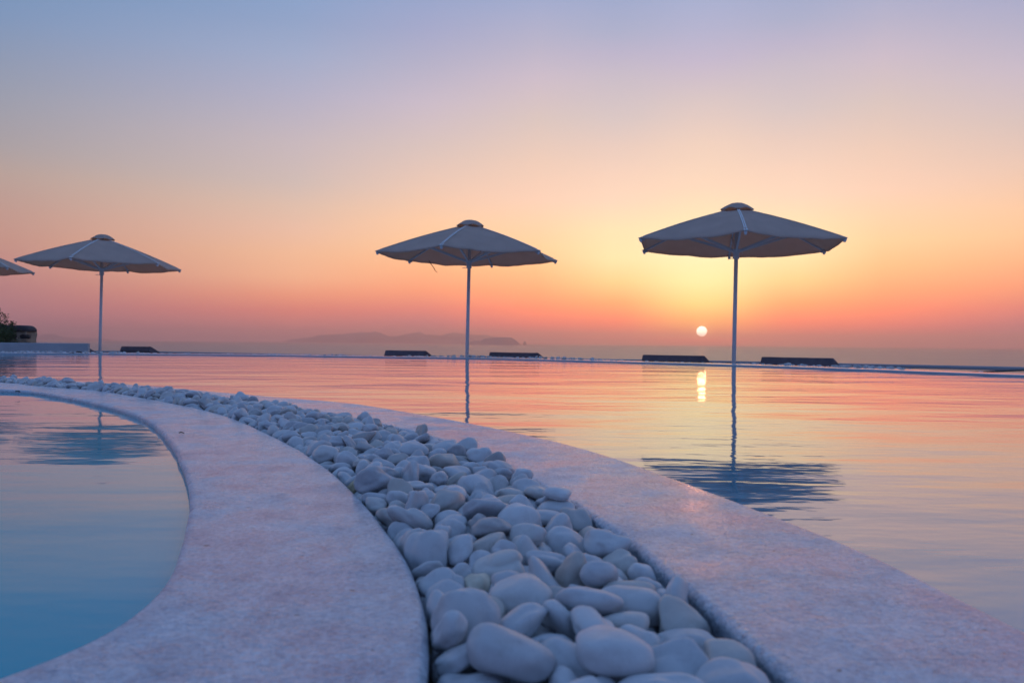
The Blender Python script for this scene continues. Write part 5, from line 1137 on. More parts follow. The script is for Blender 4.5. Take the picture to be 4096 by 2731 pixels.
-7533,11369,1,92,22,15,29,60,2, -7422,11058,-8,80,-14,-1,58,50,14, -3465,7784,-11,11,21,-24,-94,46,12, -776,4150,-22,3,2,-6,100,61,9,
19,2099,12,69,-28,-66,9,33,3, -1202,4756,-10,62,-3,6,-78,61,19, -2959,7401,13,70,18,14,-68,30,6, -870,4551,-11,84,11,10,-53,58,17,
-398,2919,-10,91,28,12,28,58,0, -838,4983,15,8,-6,16,-98,66,10, -1013,4453,-6,59,-3,0,80,66,7, -50,1616,-3,85,-13,-8,-50,43,4,
-7285,11213,-2,95,-15,28,-4,61,10, -3479,8104,9,97,-5,12,19,65,11, -1489,5699,-7,96,10,14,-20,66,14, -2194,6202,-21,76,9,8,64,48,1,
-147,3032,-11,16,3,13,98,66,17, -7866,11387,13,84,-13,14,51,54,11, -1211,4887,0,84,-7,3,-54,64,6, -4200,8740,0,75,-13,2,65,60,3,
-5992,10094,-17,88,24,-20,-34,26,17, -5753,9938,-8,40,-16,-15,89,66,16, -6021,10082,21,80,-16,5,-57,66,8, -8658,11940,-14,77,1,-20,-61,44,0,
-1013,4555,-7,12,2,19,97,37,19, -7750,11290,8,37,6,23,-90,51,6, -906,5074,-19,74,36,26,50,54,12, -389,3888,-9,8,6,-40,-91,56,0,
-4743,9031,-1,94,1,3,33,46,14, -1768,6402,-7,65,-30,-6,-70,66,14, -8612,12220,-19,95,6,-15,27,53,14, -4507,9042,4,85,2,-16,-50,40,13,
-1576,6046,-12,42,6,-9,90,66,0, -238,2561,-20,33,15,-15,-92,43,12, -6973,10680,5,9,25,-23,-94,54,2, -7698,11550,4,69,-23,-9,68,59,3,
-5438,9769,18,96,12,16,-19,53,9, 280,1252,-13,94,-24,-4,25,47,11, -884,4344,6,96,-28,6,2,53,16, -1329,5772,-19,86,-39,26,-20,42,4,
-8502,11495,18,73,-1,27,62,64,4, -4862,9158,20,98,20,7,-1,60,18, -3238,7553,6,86,10,0,-49,50,12, -5033,9193,40,25,-16,93,20,44,13,
-2114,6734,-4,98,12,5,-14,51,11, -7206,11140,-17,91,-23,22,25,55,10, -2140,6368,1,55,-28,12,78,54,7, 189,2542,-23,76,8,41,49,46,14,
-466,3761,-16,95,22,-19,11,54,15, -354,3621,-13,6,10,14,-98,39,3, -5920,9921,40,28,-22,-44,-83,60,2, -6238,10065,-3,51,-8,1,-86,49,5,
-7314,11062,-17,94,2,-3,-35,49,14, -1801,6013,-19,22,13,14,-96,47,7, -646,4082,-3,35,-3,-2,94,58,17, -3672,8129,-17,23,-5,-14,96,49,18,
-7274,10909,4,65,16,4,74,40,12, -8030,11768,-11,11,34,-5,93,55,9, -5572,9635,28,81,-4,-19,56,54,6, -154,3251,-8,51,-1,23,83,47,4,
-2524,6797,-8,96,7,5,-26,66,18, -8249,11879,16,61,13,-18,-76,66,6, -7776,11612,-14,30,-3,-4,-95,53,14, -6870,10638,16,98,6,-11,-15,66,7,
-914,4761,-19,27,-5,-3,-96,50,5, -2790,7159,-1,2,-8,-23,-97,66,19, -5848,9978,-3,95,-14,26,14,63,11, -2527,7178,-18,31,-13,-16,-93,54,0,
-8546,11996,-13,65,23,0,-73,44,19, -3592,8069,12,62,-14,-35,68,50,11, -7602,11434,10,88,11,20,42,61,16, -8738,11853,-22,39,27,24,85,37,8,
-4416,8839,7,93,-22,-18,-24,51,18, -4665,8930,-7,88,26,11,37,48,10, -2919,7517,-11,21,6,-26,94,66,2, -5680,9823,-9,33,-49,77,-23,32,13,
-8576,11650,-14,83,8,-27,48,30,13, -7673,11199,-9,27,21,-11,-93,58,15, -5719,9731,-5,97,-11,-3,-23,51,1, -3927,8521,-21,0,-6,38,-92,55,8,
-1928,6064,0,95,13,2,-28,66,14, -5194,9584,-15,91,32,-23,-12,48,4, -8904,11868,-16,81,-3,1,-58,53,9, -7207,10929,32,51,19,-38,-75,66,2,
-7542,11054,9,74,12,2,66,52,17, -3545,7978,16,21,-12,12,96,56,15, -7142,11019,-12,72,1,40,57,49,19, -7643,10973,-12,45,-13,-14,-87,46,6,
-7455,11201,28,73,9,-10,67,47,2, -833,5127,-3,12,-46,28,83,49,13, -3309,7936,-3,99,-10,-5,-3,60,2, -7616,11253,-20,60,-32,-16,72,35,8,
-6819,10732,10,50,28,67,-47,58,3, -6280,10384,-9,29,-2,-6,-95,59,4, -2010,6711,-9,78,-53,29,-18,50,14, -2672,7105,0,94,-31,-12,10,42,1,
-6870,10588,-24,23,-25,-32,-88,38,6, -6153,10207,3,62,6,-20,-76,58,5, -4984,9108,19,88,-3,6,47,52,5, -76,3450,-20,9,-13,6,99,48,11,
-4978,9273,-8,11,11,-8,-99,48,14, -1647,5407,-6,30,59,-25,71,26,16, -5175,9546,34,91,18,-12,35,52,15, -4894,9007,10,26,-11,16,-95,47,16,
-3282,7760,39,79,2,26,55,66,10, -7247,10978,-12,98,-1,-5,-18,35,5, -6636,10426,-13,71,-25,-3,-66,40,5, -6109,10290,-22,94,9,-16,-28,40,15,
-1973,6249,-4,1,-9,5,-99,59,7, -3116,7808,6,94,-10,-18,27,48,1, -7472,11332,-22,40,-43,-22,78,42,15, -513,3446,20,95,26,6,-17,43,19,
-8763,11634,-8,96,17,16,16,66,4, -1048,4774,-8,40,1,-37,-84,49,17, -2909,7219,32,85,22,-3,-48,57,10, -7034,10968,0,96,23,8,-15,46,15,
-3331,7639,37,40,43,26,77,66,7, -8171,11405,-23,91,24,2,35,36,10, -5675,9886,17,36,25,13,89,43,0, -1337,5289,-5,36,-14,-12,91,66,4,
-4091,8452,20,71,-10,24,-66,66,1, -2042,6318,1,97,16,-16,-3,42,17, -2564,7279,-15,98,-18,-9,9,48,4, -7875,11320,5,22,10,-17,-96,41,13,
-216,3411,-9,99,-1,10,-13,50,12, -8564,11767,7,67,-16,17,70,61,12, -890,4085,-19,32,55,-44,64,35,10, -315,2982,4,47,24,-11,-84,44,12,
-1191,5133,5,67,-16,6,72,44,16, -7365,11261,-2,78,25,7,56,56,9, -4781,8918,2,75,20,-8,-63,32,18, -8019,11519,10,97,5,-5,-25,59,13,
-2281,6864,-19,38,-22,25,-86,40,9, -1207,5297,-22,9,-7,58,-80,32,17, -6695,10734,-19,46,-50,26,69,57,4, -3040,7527,10,76,34,22,-50,55,19,
198,1996,-19,3,-15,-24,-96,34,1, -7662,11363,-3,83,-12,4,54,52,5, -62,2665,-7,56,10,7,82,45,10, -4486,8895,0,41,38,-1,83,57,10,
-798,4385,-20,70,-29,-6,65,57,5, -1421,5398,-4,57,22,-23,76,52,15, -1801,6085,16,59,9,-9,-80,44,2, -1908,6569,-1,84,-13,-51,-13,47,4,
-4592,8967,0,18,-14,5,97,52,8, -903,5237,-20,90,-5,-1,44,42,10, -8332,11476,-15,80,38,-12,44,42,15, -6512,10526,20,99,2,5,-12,58,11,
-2041,6591,0,29,-1,12,-95,41,17, -6878,10903,-11,49,3,37,79,50,13, -903,4636,-23,53,-5,-51,68,48,8, -5589,9575,-12,74,51,-43,-12,26,10,
-532,3362,-9,44,20,13,-86,56,3, -2116,6565,-19,9,2,9,-99,45,19, -2197,6763,-13,25,-1,18,-95,42,12, -4758,9103,37,81,50,-17,27,54,19,
-6573,10319,-15,79,30,3,-54,63,19, -7350,10784,13,43,-10,3,90,60,14, -7929,11161,-20,76,0,18,63,51,3, -1145,5082,-4,38,-11,52,76,42,2,
-373,3373,2,97,-15,16,-9,45,15, -1307,4884,0,17,16,-41,88,52,13, -6769,10469,24,65,-4,-19,73,58,16, -6628,10530,4,98,-9,5,19,66,0,
-838,4803,-16,69,18,-12,-69,43,12, -6720,10653,47,84,-11,13,-52,63,1, -6131,9958,20,47,46,4,75,48,17, -8369,11683,0,53,7,2,-84,47,4,
-8412,11487,5,88,-5,0,-48,44,3, -1462,5806,8,50,-4,-11,-86,47,16, -7929,11324,48,16,-10,-13,97,54,6, -413,3312,9,89,-2,4,-45,41,18,
-2653,7240,-7,98,2,-19,3,41,3, -310,3823,-15,51,11,19,-83,54,4, -4666,9152,-3,73,9,-18,65,49,10, -7052,10782,23,73,67,-6,4,59,15,
-1700,6138,2,22,13,1,97,66,9, -1867,6129,12,96,-22,6,-18,49,18, -7708,11103,-3,42,-18,-4,89,56,8, -8007,11342,-5,2,15,-17,-97,53,16,
-7534,11176,2,55,4,37,74,58,14, -1554,5248,4,77,15,-20,-59,48,11, -6357,10373,22,79,-10,-2,60,55,5, -5263,9620,42,34,-32,-52,72,62,6,
-1230,5655,-4,59,0,15,-80,66,12, -4057,8553,3,76,-35,21,-51,60,0, -1327,5097,4,79,-40,-10,-44,54,16, -2797,6990,15,92,-25,-29,-3,42,7,
-3613,8285,-12,58,54,-41,-44,39,1, -2201,6901,21,35,19,10,91,55,12, -8434,11771,13,81,15,12,-55,66,19, -5187,9451,23,99,11,2,-6,58,3,
-2136,6262,-11,99,5,-9,-7,51,17, -5619,9841,-13,35,-9,-24,-90,46,3, -8222,11397,11,2,-7,-10,99,42,18, -2491,6659,-8,29,-21,-6,-93,52,1,
-5467,9672,34,68,-1,17,-71,66,5, -2512,6953,33,49,-17,-16,84,66,2, -7437,10849,12,91,11,-15,-36,57,11, -2758,7320,-7,18,9,-49,85,43,18,
-2280,6820,24,14,-2,5,-99,58,5, -399,4188,-19,84,0,-1,54,55,3, -3099,7414,6,88,-18,-6,44,58,2, -435,3501,10,50,3,32,-80,43,17,
-8720,11911,5,77,-14,-9,62,48,9, -469,4449,-5,71,-16,-9,68,51,16, -4432,8924,52,56,-8,9,-82,66,16, -691,4563,-8,31,31,-23,-87,47,0,
-8101,11291,5,59,17,6,-78,48,2, -7107,10909,-4,65,9,29,-70,53,8, -2760,7256,-5,68,-21,19,-68,43,2, -4799,9244,14,76,-2,-54,-37,52,15,
-1632,5866,19,69,25,-13,-66,66,8, -6849,10521,-4,98,1,-8,19,44,16, -1152,4967,-2,22,14,20,-95,44,13, -5934,10171,23,58,-4,61,53,55,10,
-8127,11611,16,96,-2,-27,-11,53,1, -4681,9091,8,53,34,-14,76,55,0, 167,1042,-17,82,-7,20,-54,39,8, -7816,11211,17,26,-10,11,95,66,14,
-3324,7881,39,96,-29,3,-1,40,18, -8711,12086,-13,41,-14,15,89,51,11, -5762,10028,-21,66,-75,-1,-6,49,8, -8163,11795,14,4,-10,-8,-99,52,15,
-3106,7654,-15,17,-24,38,88,40,14, -833,4456,-23,59,46,-25,61,42,6, -6928,10874,-4,60,69,-18,-36,45,13, -8292,11647,30,17,13,3,98,53,3,
-2705,6948,22,90,-35,3,26,40,10, -6591,10634,-1,46,-56,-69,8,47,13, -4309,8735,2,80,-14,-8,58,50,2, -1124,5529,-15,97,-10,-23,5,66,0,
-7780,11034,14,75,-47,46,-5,50,11, -680,4333,-13,72,-14,8,67,52,3, -7585,10954,11,58,13,23,77,53,1, -53,1732,-11,93,34,11,10,48,17,
-6597,10461,3,50,-9,1,86,45,16, -7332,10873,14,54,29,-3,-79,53,5, -7627,11520,-1,88,16,20,40,39,16, -2816,7420,36,94,-27,-1,22,54,16,
-4530,8992,-19,94,-1,-1,35,33,10, -2549,6896,19,36,40,15,83,46,13, -7613,11067,11,0,21,39,90,49,2, -70,2903,-12,30,35,11,88,39,8,
-8572,11933,23,1,-11,5,-99,64,13, -2133,6823,18,83,16,-23,-49,48,12, -977,4879,3,91,34,-18,16,47,0, -2449,6946,-4,82,21,-19,49,46,6,
-8219,11487,7,97,1,-23,13,53,13, -7888,11604,19,87,16,-45,-13,66,7, -4,1026,-22,82,-5,15,55,62,3, -420,3819,-10,16,8,28,-94,34,3,
179,928,-10,55,19,45,68,53,8, -3030,7467,-7,80,55,-23,10,44,17, -6223,10255,7,24,-13,19,-94,52,9, -3990,8435,8,13,23,-28,-92,61,0,
-1109,4677,3,45,-16,-6,88,39,3, -1044,5468,-22,20,14,-19,95,41,9, -6337,10448,7,50,26,28,-78,46,4, -3409,8068,43,83,-10,10,-54,58,18,
-3202,7733,26,68,31,-4,-67,48,13, -3795,8422,-3,79,-17,7,58,43,5, -7779,11517,17,88,-9,3,-47,46,19, -376,4306,-20,73,13,-67,6,35,4,
60,2988,-3,24,8,-3,-97,42,11, -5208,9301,-2,36,87,-31,-12,47,16, -6205,9964,-14,67,18,-13,-71,39,2, -3466,7951,6,26,14,5,-96,41,18,
-1257,5163,22,89,17,7,42,60,2, -5391,9443,36,26,-13,3,-96,46,3, -1014,4271,-20,89,-15,7,42,44,10, -8295,11947,-8,26,-15,-16,-94,48,0,
-8104,11672,-13,3,-15,27,95,40,6, -8769,12139,-13,20,-5,26,-94,55,13, -484,3458,-19,22,-7,-2,-97,42,10, -4381,8722,-18,94,13,-15,-27,37,12,
-4348,8879,21,31,32,23,-87,53,3, -5751,9854,8,2,14,48,87,37,5, -3423,7830,31,54,-11,-47,69,53,13, -6144,10305,30,81,46,-24,29,56,6,
-8450,11647,33,95,-15,-2,26,65,12, -6344,10251,19,78,17,52,31,41,17, -2330,6973,20,12,3,86,49,55,7, -8348,11473,33,58,35,27,-69,43,9,
-1448,5458,1,87,47,12,1,51,7, -1092,5016,10,45,-29,-14,83,42,6, -5520,9805,-17,56,-24,60,52,62,12, -3151,7615,27,92,-35,13,11,54,19,
-7462,11132,-13,83,15,-17,50,37,11, -7932,11688,12,96,8,-17,-23,66,17, -8107,11539,-15,50,13,2,85,45,17, 47,2495,3,75,24,-19,-59,46,14,
-6426,10499,43,74,-44,-30,41,59,13, -8165,11920,-6,35,-11,22,90,56,17, -5021,9459,22,20,15,-1,97,38,0, -4958,9246,36,93,-12,25,-24,51,16,
-8434,11415,15,92,-12,9,37,41,11, -8389,11841,-12,92,29,-26,3,41,11, -3985,8510,29,91,38,9,-14,44,5, -4346,8920,-20,55,73,-4,-40,37,19,
-8941,11954,-7,81,-6,21,54,50,10, -2201,6700,4,86,-44,-5,23,51,5, -6869,10766,10,95,-2,-31,-2,45,7, -3137,7540,5,95,23,11,17,56,19,
-7305,10737,-8,55,-10,-11,-83,27,1, -5678,9930,-11,32,24,-12,-91,36,16, -8340,11391,16,87,-4,-8,49,57,17, -2300,6528,-4,89,-44,-5,10,48,2,
-3878,8330,-16,89,-6,-13,43,38,7, -8053,11265,-20,93,7,-35,0,49,5, -7886,11470,4,22,-7,4,97,61,7, -207,2704,1,91,-13,-2,40,46,6,
-5427,9585,47,77,-14,25,-57,66,1, -3854,8287,-3,4,34,-53,-78,50,16, -2786,7503,-9,15,-4,27,95,47,17, -4835,8935,22,93,35,-1,12,41,17,
-1888,6275,26,90,29,32,10,51,0, -4847,9004,42,8,21,12,97,55,11, -2804,7225,44,77,28,18,54,54,12, -8644,12021,3,12,2,8,99,55,10,
-8439,11542,33,94,29,5,15,47,9, -1516,5410,-2,2,2,-15,99,42,3, -1091,4451,15,90,7,27,33,45,14, -4634,8897,33,50,-2,4,-87,52,18,
-6964,10609,23,86,-31,-34,23,57,9, -6917,10738,-17,1,-36,85,39,29,13, -5409,9501,10,28,-26,-3,-92,46,12, -3001,7622,9,87,-21,-7,-44,41,2,
-5719,9797,26,91,0,4,42,49,11, -8269,11690,-7,93,7,-19,30,47,18, -1480,5128,-23,17,16,-5,-97,49,14, -2738,7066,23,20,4,15,97,48,14,
-747,3807,-17,2,28,3,96,35,11, -1663,6009,5,91,25,3,33,51,9, -5256,9518,19,55,42,15,70,44,8, -7469,11006,35,48,-28,19,-81,56,9,
-8062,11408,10,23,4,11,-97,49,1, -464,3829,28,25,-86,-44,-6,44,7, -1891,6498,28,26,15,-7,-95,62,9, -3495,7785,35,31,8,-42,-85,41,8,
-1282,4823,1,50,-6,24,83,42,10, -274,3519,13,62,-45,46,-45,44,2, -6038,10260,-18,10,-47,-50,-72,41,3, -2331,6661,15,64,-35,0,69,52,5,
-7841,11433,55,95,26,-17,1,60,0, -8777,11973,-1,89,-5,-9,45,66,1, -4862,9254,32,54,63,16,-53,48,4, -1817,5849,10,31,9,1,-95,65,18,
-4121,8697,45,44,-32,-2,84,52,19, -6503,10397,-3,69,34,0,64,49,12, -8105,11780,45,69,9,8,-72,54,5, -1053,4824,12,82,-38,4,43,56,14,
-7266,11152,37,70,7,-36,62,45,2, -7122,10863,34,13,-14,54,-82,44,9, -8392,12022,-12,57,-13,-28,76,66,9, -809,5071,-4,94,21,15,20,48,1,
-6394,10263,37,74,3,-18,-64,45,11, -370,3669,-17,28,40,26,-83,30,6, -7231,11035,9,37,1,6,-93,45,5, 108,1913,-13,61,-10,-16,-77,38,5,
-8940,11768,-10,26,3,-31,-92,57,8, -2612,7304,24,30,4,-18,-93,59,17, -5642,9775,25,98,-10,-19,4,49,5, -7291,10986,35,92,-36,-5,-16,61,7,
-354,2844,-4,82,9,-21,-53,42,14, -1547,5646,10,83,21,-38,35,51,14, -4406,8915,-1,74,5,-5,67,40,10, -7709,11020,26,65,-12,-31,68,50,16,
-5090,9244,44,93,-12,-26,-22,51,16, -4730,9172,24,73,10,22,64,49,8, -4259,8808,34,46,-65,-61,9,47,6, -2469,7018,9,23,25,54,77,47,9,
-2906,7461,36,42,-23,6,87,49,10, -6499,10588,52,3,22,40,89,48,6, -6410,10423,20,92,-3,22,32,44,7, -458,3754,34,72,18,5,-67,48,10,
-8669,11823,11,87,7,-6,-49,66,15, -1280,4952,22,48,-8,-8,-87,44,19, -5961,10042,-18,8,5,-30,95,38,9, -1767,6057,-21,94,30,13,3,26,10,
-2217,6349,12,44,82,18,31,55,13, -5540,9579,-5,75,33,-5,58,36,18, -1647,6251,1,82,-56,-5,8,51,0, -1549,6130,8,50,22,-13,82,50,3,
-942,4537,9,94,14,16,-27,41,8, -8138,11369,33,72,-18,2,-67,59,8, -8674,12268,2,68,30,24,62,66,0, -6311,10307,14,8,-14,13,98,40,19,
-4666,9019,24,98,-9,14,11,53,18, -7581,11281,15,97,4,12,23,45,5, -515,4369,25,61,-15,16,-76,56,17, -7380,11112,40,68,51,1,-53,66,12,
-7378,10873,28,73,41,-34,-42,40,11, -7625,11125,11,59,76,-15,22,52,7, -536,3780,13,84,50,0,21,47,3, -4994,9130,70,94,-23,24,3,52,5,
-7050,10957,47,95,20,15,-17,66,11, -7093,11073,0,60,-26,7,76,42,12, -8378,11553,-16,97,4,-23,-7,44,6, -4103,8642,-12,87,-32,37,12,41,4,
-3981,8568,18,0,34,-90,-27,48,19, -4741,8881,21,80,2,2,-60,46,9, -8578,12128,10,4,99,-2,12,45,13, -6047,10230,32,14,-6,52,-84,54,16,
-8308,11575,25,7,46,27,-84,48,19, -1369,5576,8,9,15,12,-98,46,7, -8177,11554,-8,90,-27,-22,26,37,9, -1133,4743,18,41,0,-14,-90,48,0,
-4876,9090,40,97,21,8,1,61,14, -8451,11919,35,20,8,2,98,62,9, -1426,5347,14,97,23,-7,9,57,16, -327,3319,-18,15,-39,-26,-87,35,17,
-7415,11322,29,84,4,-3,-54,51,3, -3480,8022,21,49,56,16,-65,38,3, -3244,7800,-9,80,18,-8,-57,43,1, 235,991,-12,90,7,-23,-37,55,17,
-8492,12077,-5,58,-10,35,73,63,15, -8246,11785,18,10,-60,4,80,50,2, -2843,7538,24,53,-14,-14,-82,56,0, -4887,9330,1,57,-45,-6,68,41,18,
-3093,7490,17,15,17,41,-88,43,18, -5764,10031,36,91,28,-2,-30,57,17, -6055,9921,5,89,45,-1,-7,52,17, 146,1703,-3,85,27,-9,-45,41,11,
-1334,5378,8,66,-20,16,70,47,18, -6537,10257,17,35,30,41,79,54,0, -2459,6755,15,67,23,19,68,48,14, -995,4775,17,9,31,-8,94,50,3,
65,1821,-10,61,17,28,-72,38,4, -3744,8099,23,82,-21,-19,50,61,17, -8104,11525,26,21,-9,-14,96,50,15, -8669,11701,-2,42,4,-18,89,45,5,
-7737,11134,43,5,-14,-69,71,44,13, -3526,8220,1,24,-22,-60,73,39,19, -3675,8311,40,77,0,26,-58,42,15, -1304,5581,-16,9,10,-41,-90,40,12,
-8279,11493,31,79,34,-4,51,47,9, -8227,11980,-2,43,-19,-18,-87,47,3, -7262,10836,26,92,28,19,22,49,3, -1796,6141,-15,14,-19,10,97,26,18,
-6778,10690,29,93,-24,26,1,41,9, -220,3221,-18,81,10,-9,58,40,19, -7503,10900,39,92,-17,-35,-10,65,6, -8597,12242,30,97,-7,5,-21,49,3,
-4853,9065,-15,7,-21,15,96,39,19, -2570,7192,32,58,-17,22,77,52,12, -2160,6869,-23,73,-11,1,67,29,9, -5999,10207,-9,61,-55,-1,57,41,19,
-8403,11439,52,87,4,-1,-48,66,17, -10,3247,-21,90,4,-2,43,39,14, -3298,7695,6,34,-16,-64,-68,33,6, -2608,7125,30,81,-52,11,25,43,9,
-8350,11884,27,54,-16,-21,80,47,2, -2826,7337,19,75,59,21,22,46,17, -6625,10678,32,1,-10,49,86,49,3, -1475,5612,6,93,18,13,30,65,14,
-8683,12162,-2,56,1,36,75,56,16, -8219,11582,22,58,-2,-16,-80,66,0, -8554,11657,25,32,34,30,83,50,17, -7668,11278,-8,100,-8,-4,-2,39,7,
-3278,7981,35,82,-33,38,27,47,5, -5365,9627,17,57,15,-24,77,46,13, -7871,11726,31,68,-8,54,48,49,14, -8046,11697,25,94,23,21,12,55,19,
-7913,11153,33,55,-1,-20,-81,52,12, -7856,11515,37,6,-63,77,-9,39,5, -5378,9739,32,57,15,-31,74,44,11, -7284,11229,56,8,-10,3,-99,46,9,
-3629,8055,46,90,-1,-38,22,52,2, -8954,12110,-11,79,61,-5,4,50,19, -8354,11705,53,70,-17,7,-69,50,8, -2338,6879,-1,86,-29,21,37,40,12,
-7776,11345,40,62,16,-73,24,47,7, -7847,11337,60,95,20,12,-20,41,6, -3132,7684,36,76,-37,15,-51,66,1, -3534,8057,36,29,63,7,-72,42,19,
-5532,9714,12,89,-20,1,42,42,8, -1915,6207,27,58,-3,17,79,50,5, -4264,8701,-14,74,31,23,55,35,1, -7944,11573,41,70,-40,22,-55,62,13,
-8604,11530,23,92,-33,-20,1,66,19, -685,3672,-12,72,34,3,-60,35,16, -5050,9253,9,57,23,1,-79,48,19, -7805,11647,31,38,-15,32,-86,48,16,
-7034,10880,-9,72,-16,28,-62,44,3, -3545,8154,64,64,-23,12,-72,56,13, -2405,6984,16,81,-5,52,26,40,1, -8123,11869,39,15,-79,-58,-13,44,10,
-7992,11398,39,12,-67,73,-3,47,9, -7365,11024,15,10,-19,26,-94,51,17, -8345,11806,36,70,-34,21,59,46,18, -7110,10997,39,37,-28,43,-77,51,11,
-935,4050,-18,65,-29,50,-49,32,17, -7549,10963,52,38,25,-75,48,59,7, -1656,5691,-14,72,18,52,42,41,8, -2082,6520,24,35,-31,3,89,47,10,
278,1575,-12,35,9,12,93,34,5, -3253,7612,44,78,0,-21,-59,47,15, -637,4816,-11,89,-34,9,-30,42,11, -8555,11848,40,42,10,3,90,54,6,
121,992,-5,36,12,-91,19,48,6, -8839,11882,16,28,-11,-7,95,51,5, -7509,11265,40,83,34,2,44,66,14, -936,5112,16,59,12,-38,-70,44,14,
-8542,11597,-6,73,-2,16,66,41,10, -6415,10349,62,52,0,8,85,60,2, -7396,10807,54,32,10,5,94,49,0, -6826,10566,43,30,17,-88,-31,47,18,
-3473,7913,42,50,7,22,84,47,11, -7992,11276,-5,64,69,-33,-10,42,7, -5941,10031,36,84,-10,31,44,54,14, -7030,10712,20,57,-35,-18,-72,57,13,
-1704,6345,13,34,50,-22,77,46,8, -8178,11523,57,79,22,46,35,51,14, -8556,12019,36,91,22,-8,-33,48,18, -8696,11560,5,63,-18,-12,75,54,17,
-1966,6305,22,37,-20,78,47,44,5, -2691,7290,0,92,-9,-8,36,45,14, -141,3121,-10,68,19,28,65,44,17, -6248,10141,-22,51,-12,23,-82,34,3,
-1043,4695,20,57,-13,-1,-81,46,11, -8151,11276,48,66,-66,-36,10,50,17, -6097,10085,10,16,-8,-20,96,37,9, -7180,11132,51,96,7,20,-15,62,18,
-5101,9328,48,79,3,30,-54,50,0, -8879,11722,-10,28,13,-10,-95,53,0, -4092,8694,7,7,-42,-85,31,41,3, -8864,12013,14,11,-14,-2,-98,54,9,
-3066,7786,-12,13,11,18,-97,31,15, -7994,11662,42,72,0,8,-69,41,16, -2977,7505,40,88,15,6,45,54,11, -7713,11195,21,41,30,-16,-85,50,15,
-1966,6640,-6,17,-98,13,0,39,15, -7828,11140,57,42,-2,18,89,47,5, -861,4413,-8,42,12,41,80,42,13, -7744,11601,30,56,20,12,-80,42,4,
-270,3967,2,20,3,-8,-98,53,3, -3211,7532,49,52,48,-57,-43,47,7, -3897,8397,25,34,-90,25,8,42,18, -2889,7609,30,20,83,-51,14,50,2,
-8037,11588,43,55,9,-12,-82,52,16, -5031,9315,51,54,-31,-21,-75,66,14, -7935,11470,58,31,25,15,-90,62,8, -8383,11615,3,91,-29,-1,-29,42,9,
-1718,6221,6,86,-34,-14,-36,43,14, -1343,5169,-13,80,-34,-19,46,40,11, -7668,11266,43,90,19,-11,-37,49,13, -3575,8216,37,30,-63,43,57,45,19,
-4106,8548,48,81,4,-33,-48,47,4, -1134,4891,-3,72,-34,50,-33,52,0, -8060,11326,50,48,-10,-2,-87,63,10, -1901,5990,-16,84,46,11,-25,40,8,
-1746,6077,22,89,6,21,41,36,5, -8869,11647,10,36,-72,-58,13,59,3, -23,856,-18,9,4,97,-20,57,16, -2374,7078,20,96,-21,11,-16,63,18,
-7091,10722,28,56,13,-9,-82,42,13, -2173,6218,10,43,7,23,87,35,8, -4594,9013,44,19,-90,31,-25,43,7, -6308,10451,62,22,20,-5,95,43,2,
-5125,9481,-2,90,-21,30,-22,34,0, -1619,6124,34,37,-2,3,93,47,1, -8511,11574,31,36,-92,-5,16,41,8, -3171,7810,23,65,-21,-13,72,41,18,
-224,3869,35,55,34,2,-76,46,3, -7075,10837,-3,27,-46,-12,-84,41,11, -7146,11099,-5,61,26,-3,-75,41,13, -8955,12039,-7,100,-4,-2,7,66,14,
-83,1773,0,96,-24,9,14,38,17, -5950,9861,45,66,68,-29,12,41,5, -4623,9088,23,53,-41,70,-25,40,16, -6130,10212,54,80,17,-18,-55,52,17,
-793,4036,0,76,-5,18,-62,41,16, -8965,11823,-3,73,-47,-36,-33,48,3, -5684,9867,-19,93,33,16,-1,35,0, -4740,8956,-10,32,5,72,62,39,4,
-1516,5368,27,100,-2,9,-1,42,16, -7579,11497,17,18,32,54,76,42,11, -7704,11374,50,77,32,16,53,52,6, -7800,11270,65,77,-13,44,-45,44,3,
-7971,11225,48,97,-13,20,2,65,3, -5029,9397,33,93,19,-22,-21,44,17, -1584,5757,16,14,-18,-53,82,51,2, -1969,6159,21,72,-36,22,56,44,18,
-8196,11693,22,40,-37,-9,-84,55,15, -8472,11722,53,100,2,3,4,61,8, -1253,5330,25,91,2,26,-31,49,8, -7399,11246,53,48,25,-11,83,51,2,
-869,4874,-17,99,10,8,-3,39,16, -7466,11095,17,73,19,-7,-65,48,3, -8791,12065,-2,98,-3,2,-21,49,17, -8249,11442,50,94,23,8,22,65,17,
-8699,11650,38,54,17,-68,-46,58,9, -7870,11259,58,82,7,-19,53,50,18, -7188,10801,20,69,11,12,71,49,12, -3222,7922,21,22,-77,10,-59,56,17,
-7051,10649,-3,90,18,22,33,38,19, -7634,11019,14,3,37,69,-62,40,17, -2510,6720,-2,59,28,42,-63,39,17, -7977,11792,10,11,28,12,95,48,18,
-7552,11037,48,96,13,0,-24,48,19, 141,2701,-1,97,2,-22,-5,39,0, -6973,10922,7,18,-46,54,-69,50,7, -1123,4767,-20,32,-28,-22,88,28,1,
-8123,11453,38,92,-38,8,-9,61,0, -8008,11182,23,94,16,16,-26,48,9, -4927,9154,61,74,17,-23,-61,46,14, -2184,6299,6,93,-3,-22,30,35,6,
-7159,11047,41,82,-36,27,35,51,5, -5498,9775,62,9,-44,89,1,42,14, -7434,11266,10,91,-29,7,-29,39,8, -4822,9301,14,17,86,2,-49,41,19,
-828,4133,25,63,-16,-15,-74,47,1, -200,3564,-22,98,-1,16,-12,38,6, -4331,8801,28,97,3,-25,1,40,6, -6657,10587,19,7,12,-23,-96,45,8,
-3780,8337,-18,77,35,14,-51,41,18, -8527,12179,55,80,59,11,1,57,12, -874,5003,-20,65,30,-10,69,37,3, -8130,11686,47,47,27,-45,-71,50,9,
-5361,9498,53,43,79,-42,11,50,14, -4026,8557,64,81,-41,-19,-38,46,17, -2183,6760,27,40,-6,8,91,43,11, -8464,11846,7,10,-4,19,-98,35,18,
